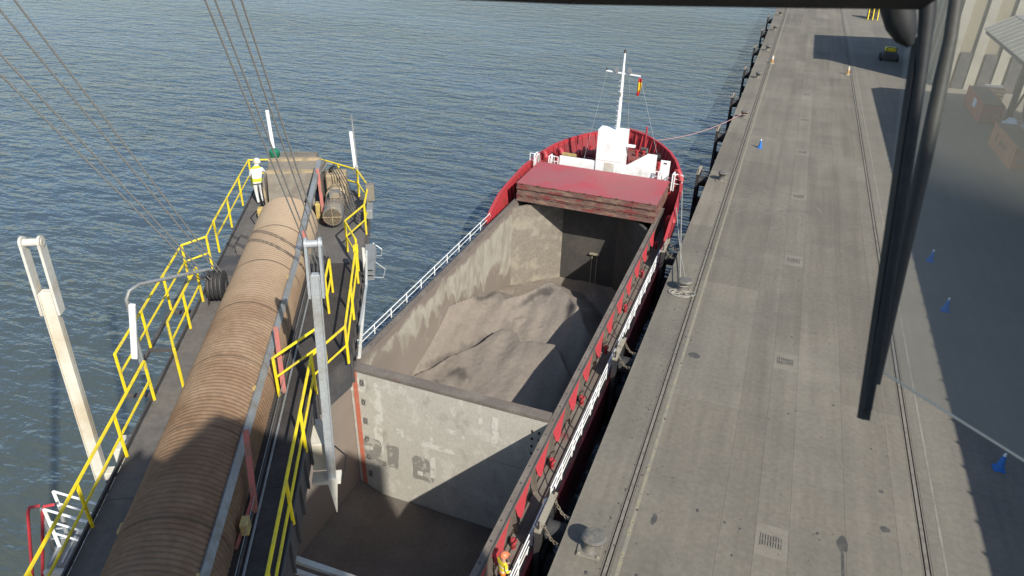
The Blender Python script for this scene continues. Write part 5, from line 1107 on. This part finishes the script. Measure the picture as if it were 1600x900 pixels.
hand(p2, J2[7], (0.1, 1, -0.2), 'dark_steel'); hand(p2, J2[10], (0.2, 1, -0.1), 'dark_steel')

# ================================================================== CRANE THE CAMERA STANDS IN
def at(u, v, d):   # a point d metres ahead of the windscreen's middle, on the sloping windscreen plane
    x = (u - 800) / 1109.5; y = (v - 450) / 1109.5
    return Vector((CM[0][0] * x + CM[0][1] * y + CM[0][2], CM[1][0] * x + CM[1][1] * y + CM[1][2], CM[2][0] * x + CM[2][1] * y + CM[2][2])) * d + Vector((0, 0, 20))
KF = (0, -1.4, 18.2); PANE_D = 25.0
cabn = empty('crane_cab', KF, 0, 'crane operator cab with dark window bar along the top of the view', 'crane cab')
MB(KF).box((-0.4, -3.0, 18.2), (3.3, -2.9, 20.7)).build('rear_wall', 'cab_grey', cabn)
MB(KF).box((-0.5, -3.0, 18.2), (-0.42, -1.2, 20.7)).build('side_wall', 'cab_grey', cabn)
MB(KF).box((3.31, -3.0, 18.2), (3.38, -0.5, 20.7)).build('side_wall', 'cab_grey', cabn)
MB(KF).box((-0.1, -3.1, 20.72), (3.38, -1.3, 20.8)).build('roof', 'cab_grey', cabn)
MB(KF).box((-0.4, -2.88, 18.1), (3.3, -0.1, 18.19)).build('floor', 'cab_grey', cabn)
view = Vector((CM[0][2], CM[1][2], CM[2][2]))
WD = 0.8
hb = MB(KF)
pts = [(430, -50), (660, -40), (900, -30), (1200, -25), (1460, -22)]
for (a, b), (c, d) in zip(pts, pts[1:]): hb.bar(at(a, b, WD), at(c, d, WD), 0.034, 0.05, view)
hb.build('window_bar', 'cab_black', cabn)
pane = [at(1700, 960, WD + 0.03), at(-120, 960, WD + 0.03), at(-120, -20, WD + 0.03), at(1700, -20, WD + 0.03)]
MB(KF).prism(pane, view * 0.005).build('front_pane', 'glass', cabn)
# dusty side pane to the right, with its pale edge bead
dg_ = bpy.data.materials.new('dusty_glass'); dg_.use_nodes = True; _n = dg_.node_tree; _n.nodes.clear()
_o = _n.nodes.new('ShaderNodeOutputMaterial'); _v = _n.nodes.new('ShaderNodeVolumePrincipled'); _v.inputs['Color'].default_value = (0.99, 0.955, 0.82, 1); _v.inputs['Density'].default_value = PANE_D; _v.inputs['Anisotropy'].default_value = 0.0
_n.links.new(_v.outputs[0], _o.inputs['Volume']); M['dusty_glass'] = dg_
sp_ = [at(1428, -30, 1.0), at(1366, 573, 1.0), at(1720, 795, 1.0), at(1720, -30, 1.0)]
MB(KF).prism(sp_, view * 0.01).build('side_pane', 'dusty_glass', cabn)
MB(KF).bar(at(1366, 573, 1.0), at(1720, 795, 1.0), 0.003, 0.003, view).build('pane_edge', 'bead', cabn)
wf = at(1420, 0, WD + 0.06)
wip = empty('windscreen_wiper', wf, 0, 'black windscreen wiper hanging down the right side of the view', 'wiper')
MB(wf).tube([at(1452, -60, 0.9), at(1449, 20, 0.9), at(1440, 110, 0.9), at(1412, 300, 0.9), at(1384, 480, 0.9), at(1356, 640, 0.9)], [0.011, 0.0105, 0.0075, 0.007, 0.0065, 0.005], 8).build('blade_holder', 'cab_black', wip, 50)
ar = MB(wf); ar.tube([at(1502, -60, 0.95), at(1485, 60, 0.95), at(1470, 130, 0.95), at(1440, 270, 0.95), at(1405, 430, 0.94), at(1368, 600, 0.93)], [0.009, 0.009, 0.010, 0.010, 0.008, 0.006], 8).build('arm', 'arm_grey', wip, 50)
MB(wf).bar(at(1436, 60, 0.91), at(1349, 655, 0.91), 0.010, 0.014, view).build('rubber_blade', 'black_rubber', wip)
MB(wf).tube([at(1398, -40, 0.88), at(1402, 10, 0.88), at(1408, 38, 0.88), at(1416, 58, 0.88), at(1422, 72, 0.88)], [0.020, 0.020, 0.018, 0.013, 0.004], 12).build('pivot_housing', 'cab_black', wip, 50)
# unseen house and block added to cast shade, portal legs on the rails, mast carrying the ropes
GF = (2.7, -9, 0)
gan = empty('gantry_crane', GF, 0, 'portal crane on rails carrying the cab and the conveyor boom', 'crane')
MB(GF).box((3.4, -9.5, 18.1), (6.6, -2.4, 24.0)).build('shade_house', 'cab_grey', gan)  # unseen; shaped to throw the crane's shade on the near boom
MB(GF).box((10.25, -9.5, 17.2), (12.9, -0.9, 23.8)).build('shade_block', 'cab_grey', gan)  # unseen block, added to shade the near hold floor
MB(GF).box((6.62, -8.5, 19), (10.23, -7.5, 20)).build('tail_beam', 'cab_grey', gan)
for x in (-2.4, 7.85):
    for y in (-3.5, -14): MB(GF).box((x - 0.5, y - 0.5, 0.02), (x + 0.5, y + 0.5, 17.0)).build('portal_leg', 'cab_grey', gan)
MB(GF).box((-1.2, -15, 17.01), (10.2, -2.9, 18.05)).build('portal_deck', 'cab_grey', gan)
for vv in (-6.2, -2.9): MB(GF).bar(BW(vv, -1.5, 8.3), BW(vv - 0.2, -1.2, 33), 0.16, 0.16).build('rope_mast', 'cab_grey', gan)
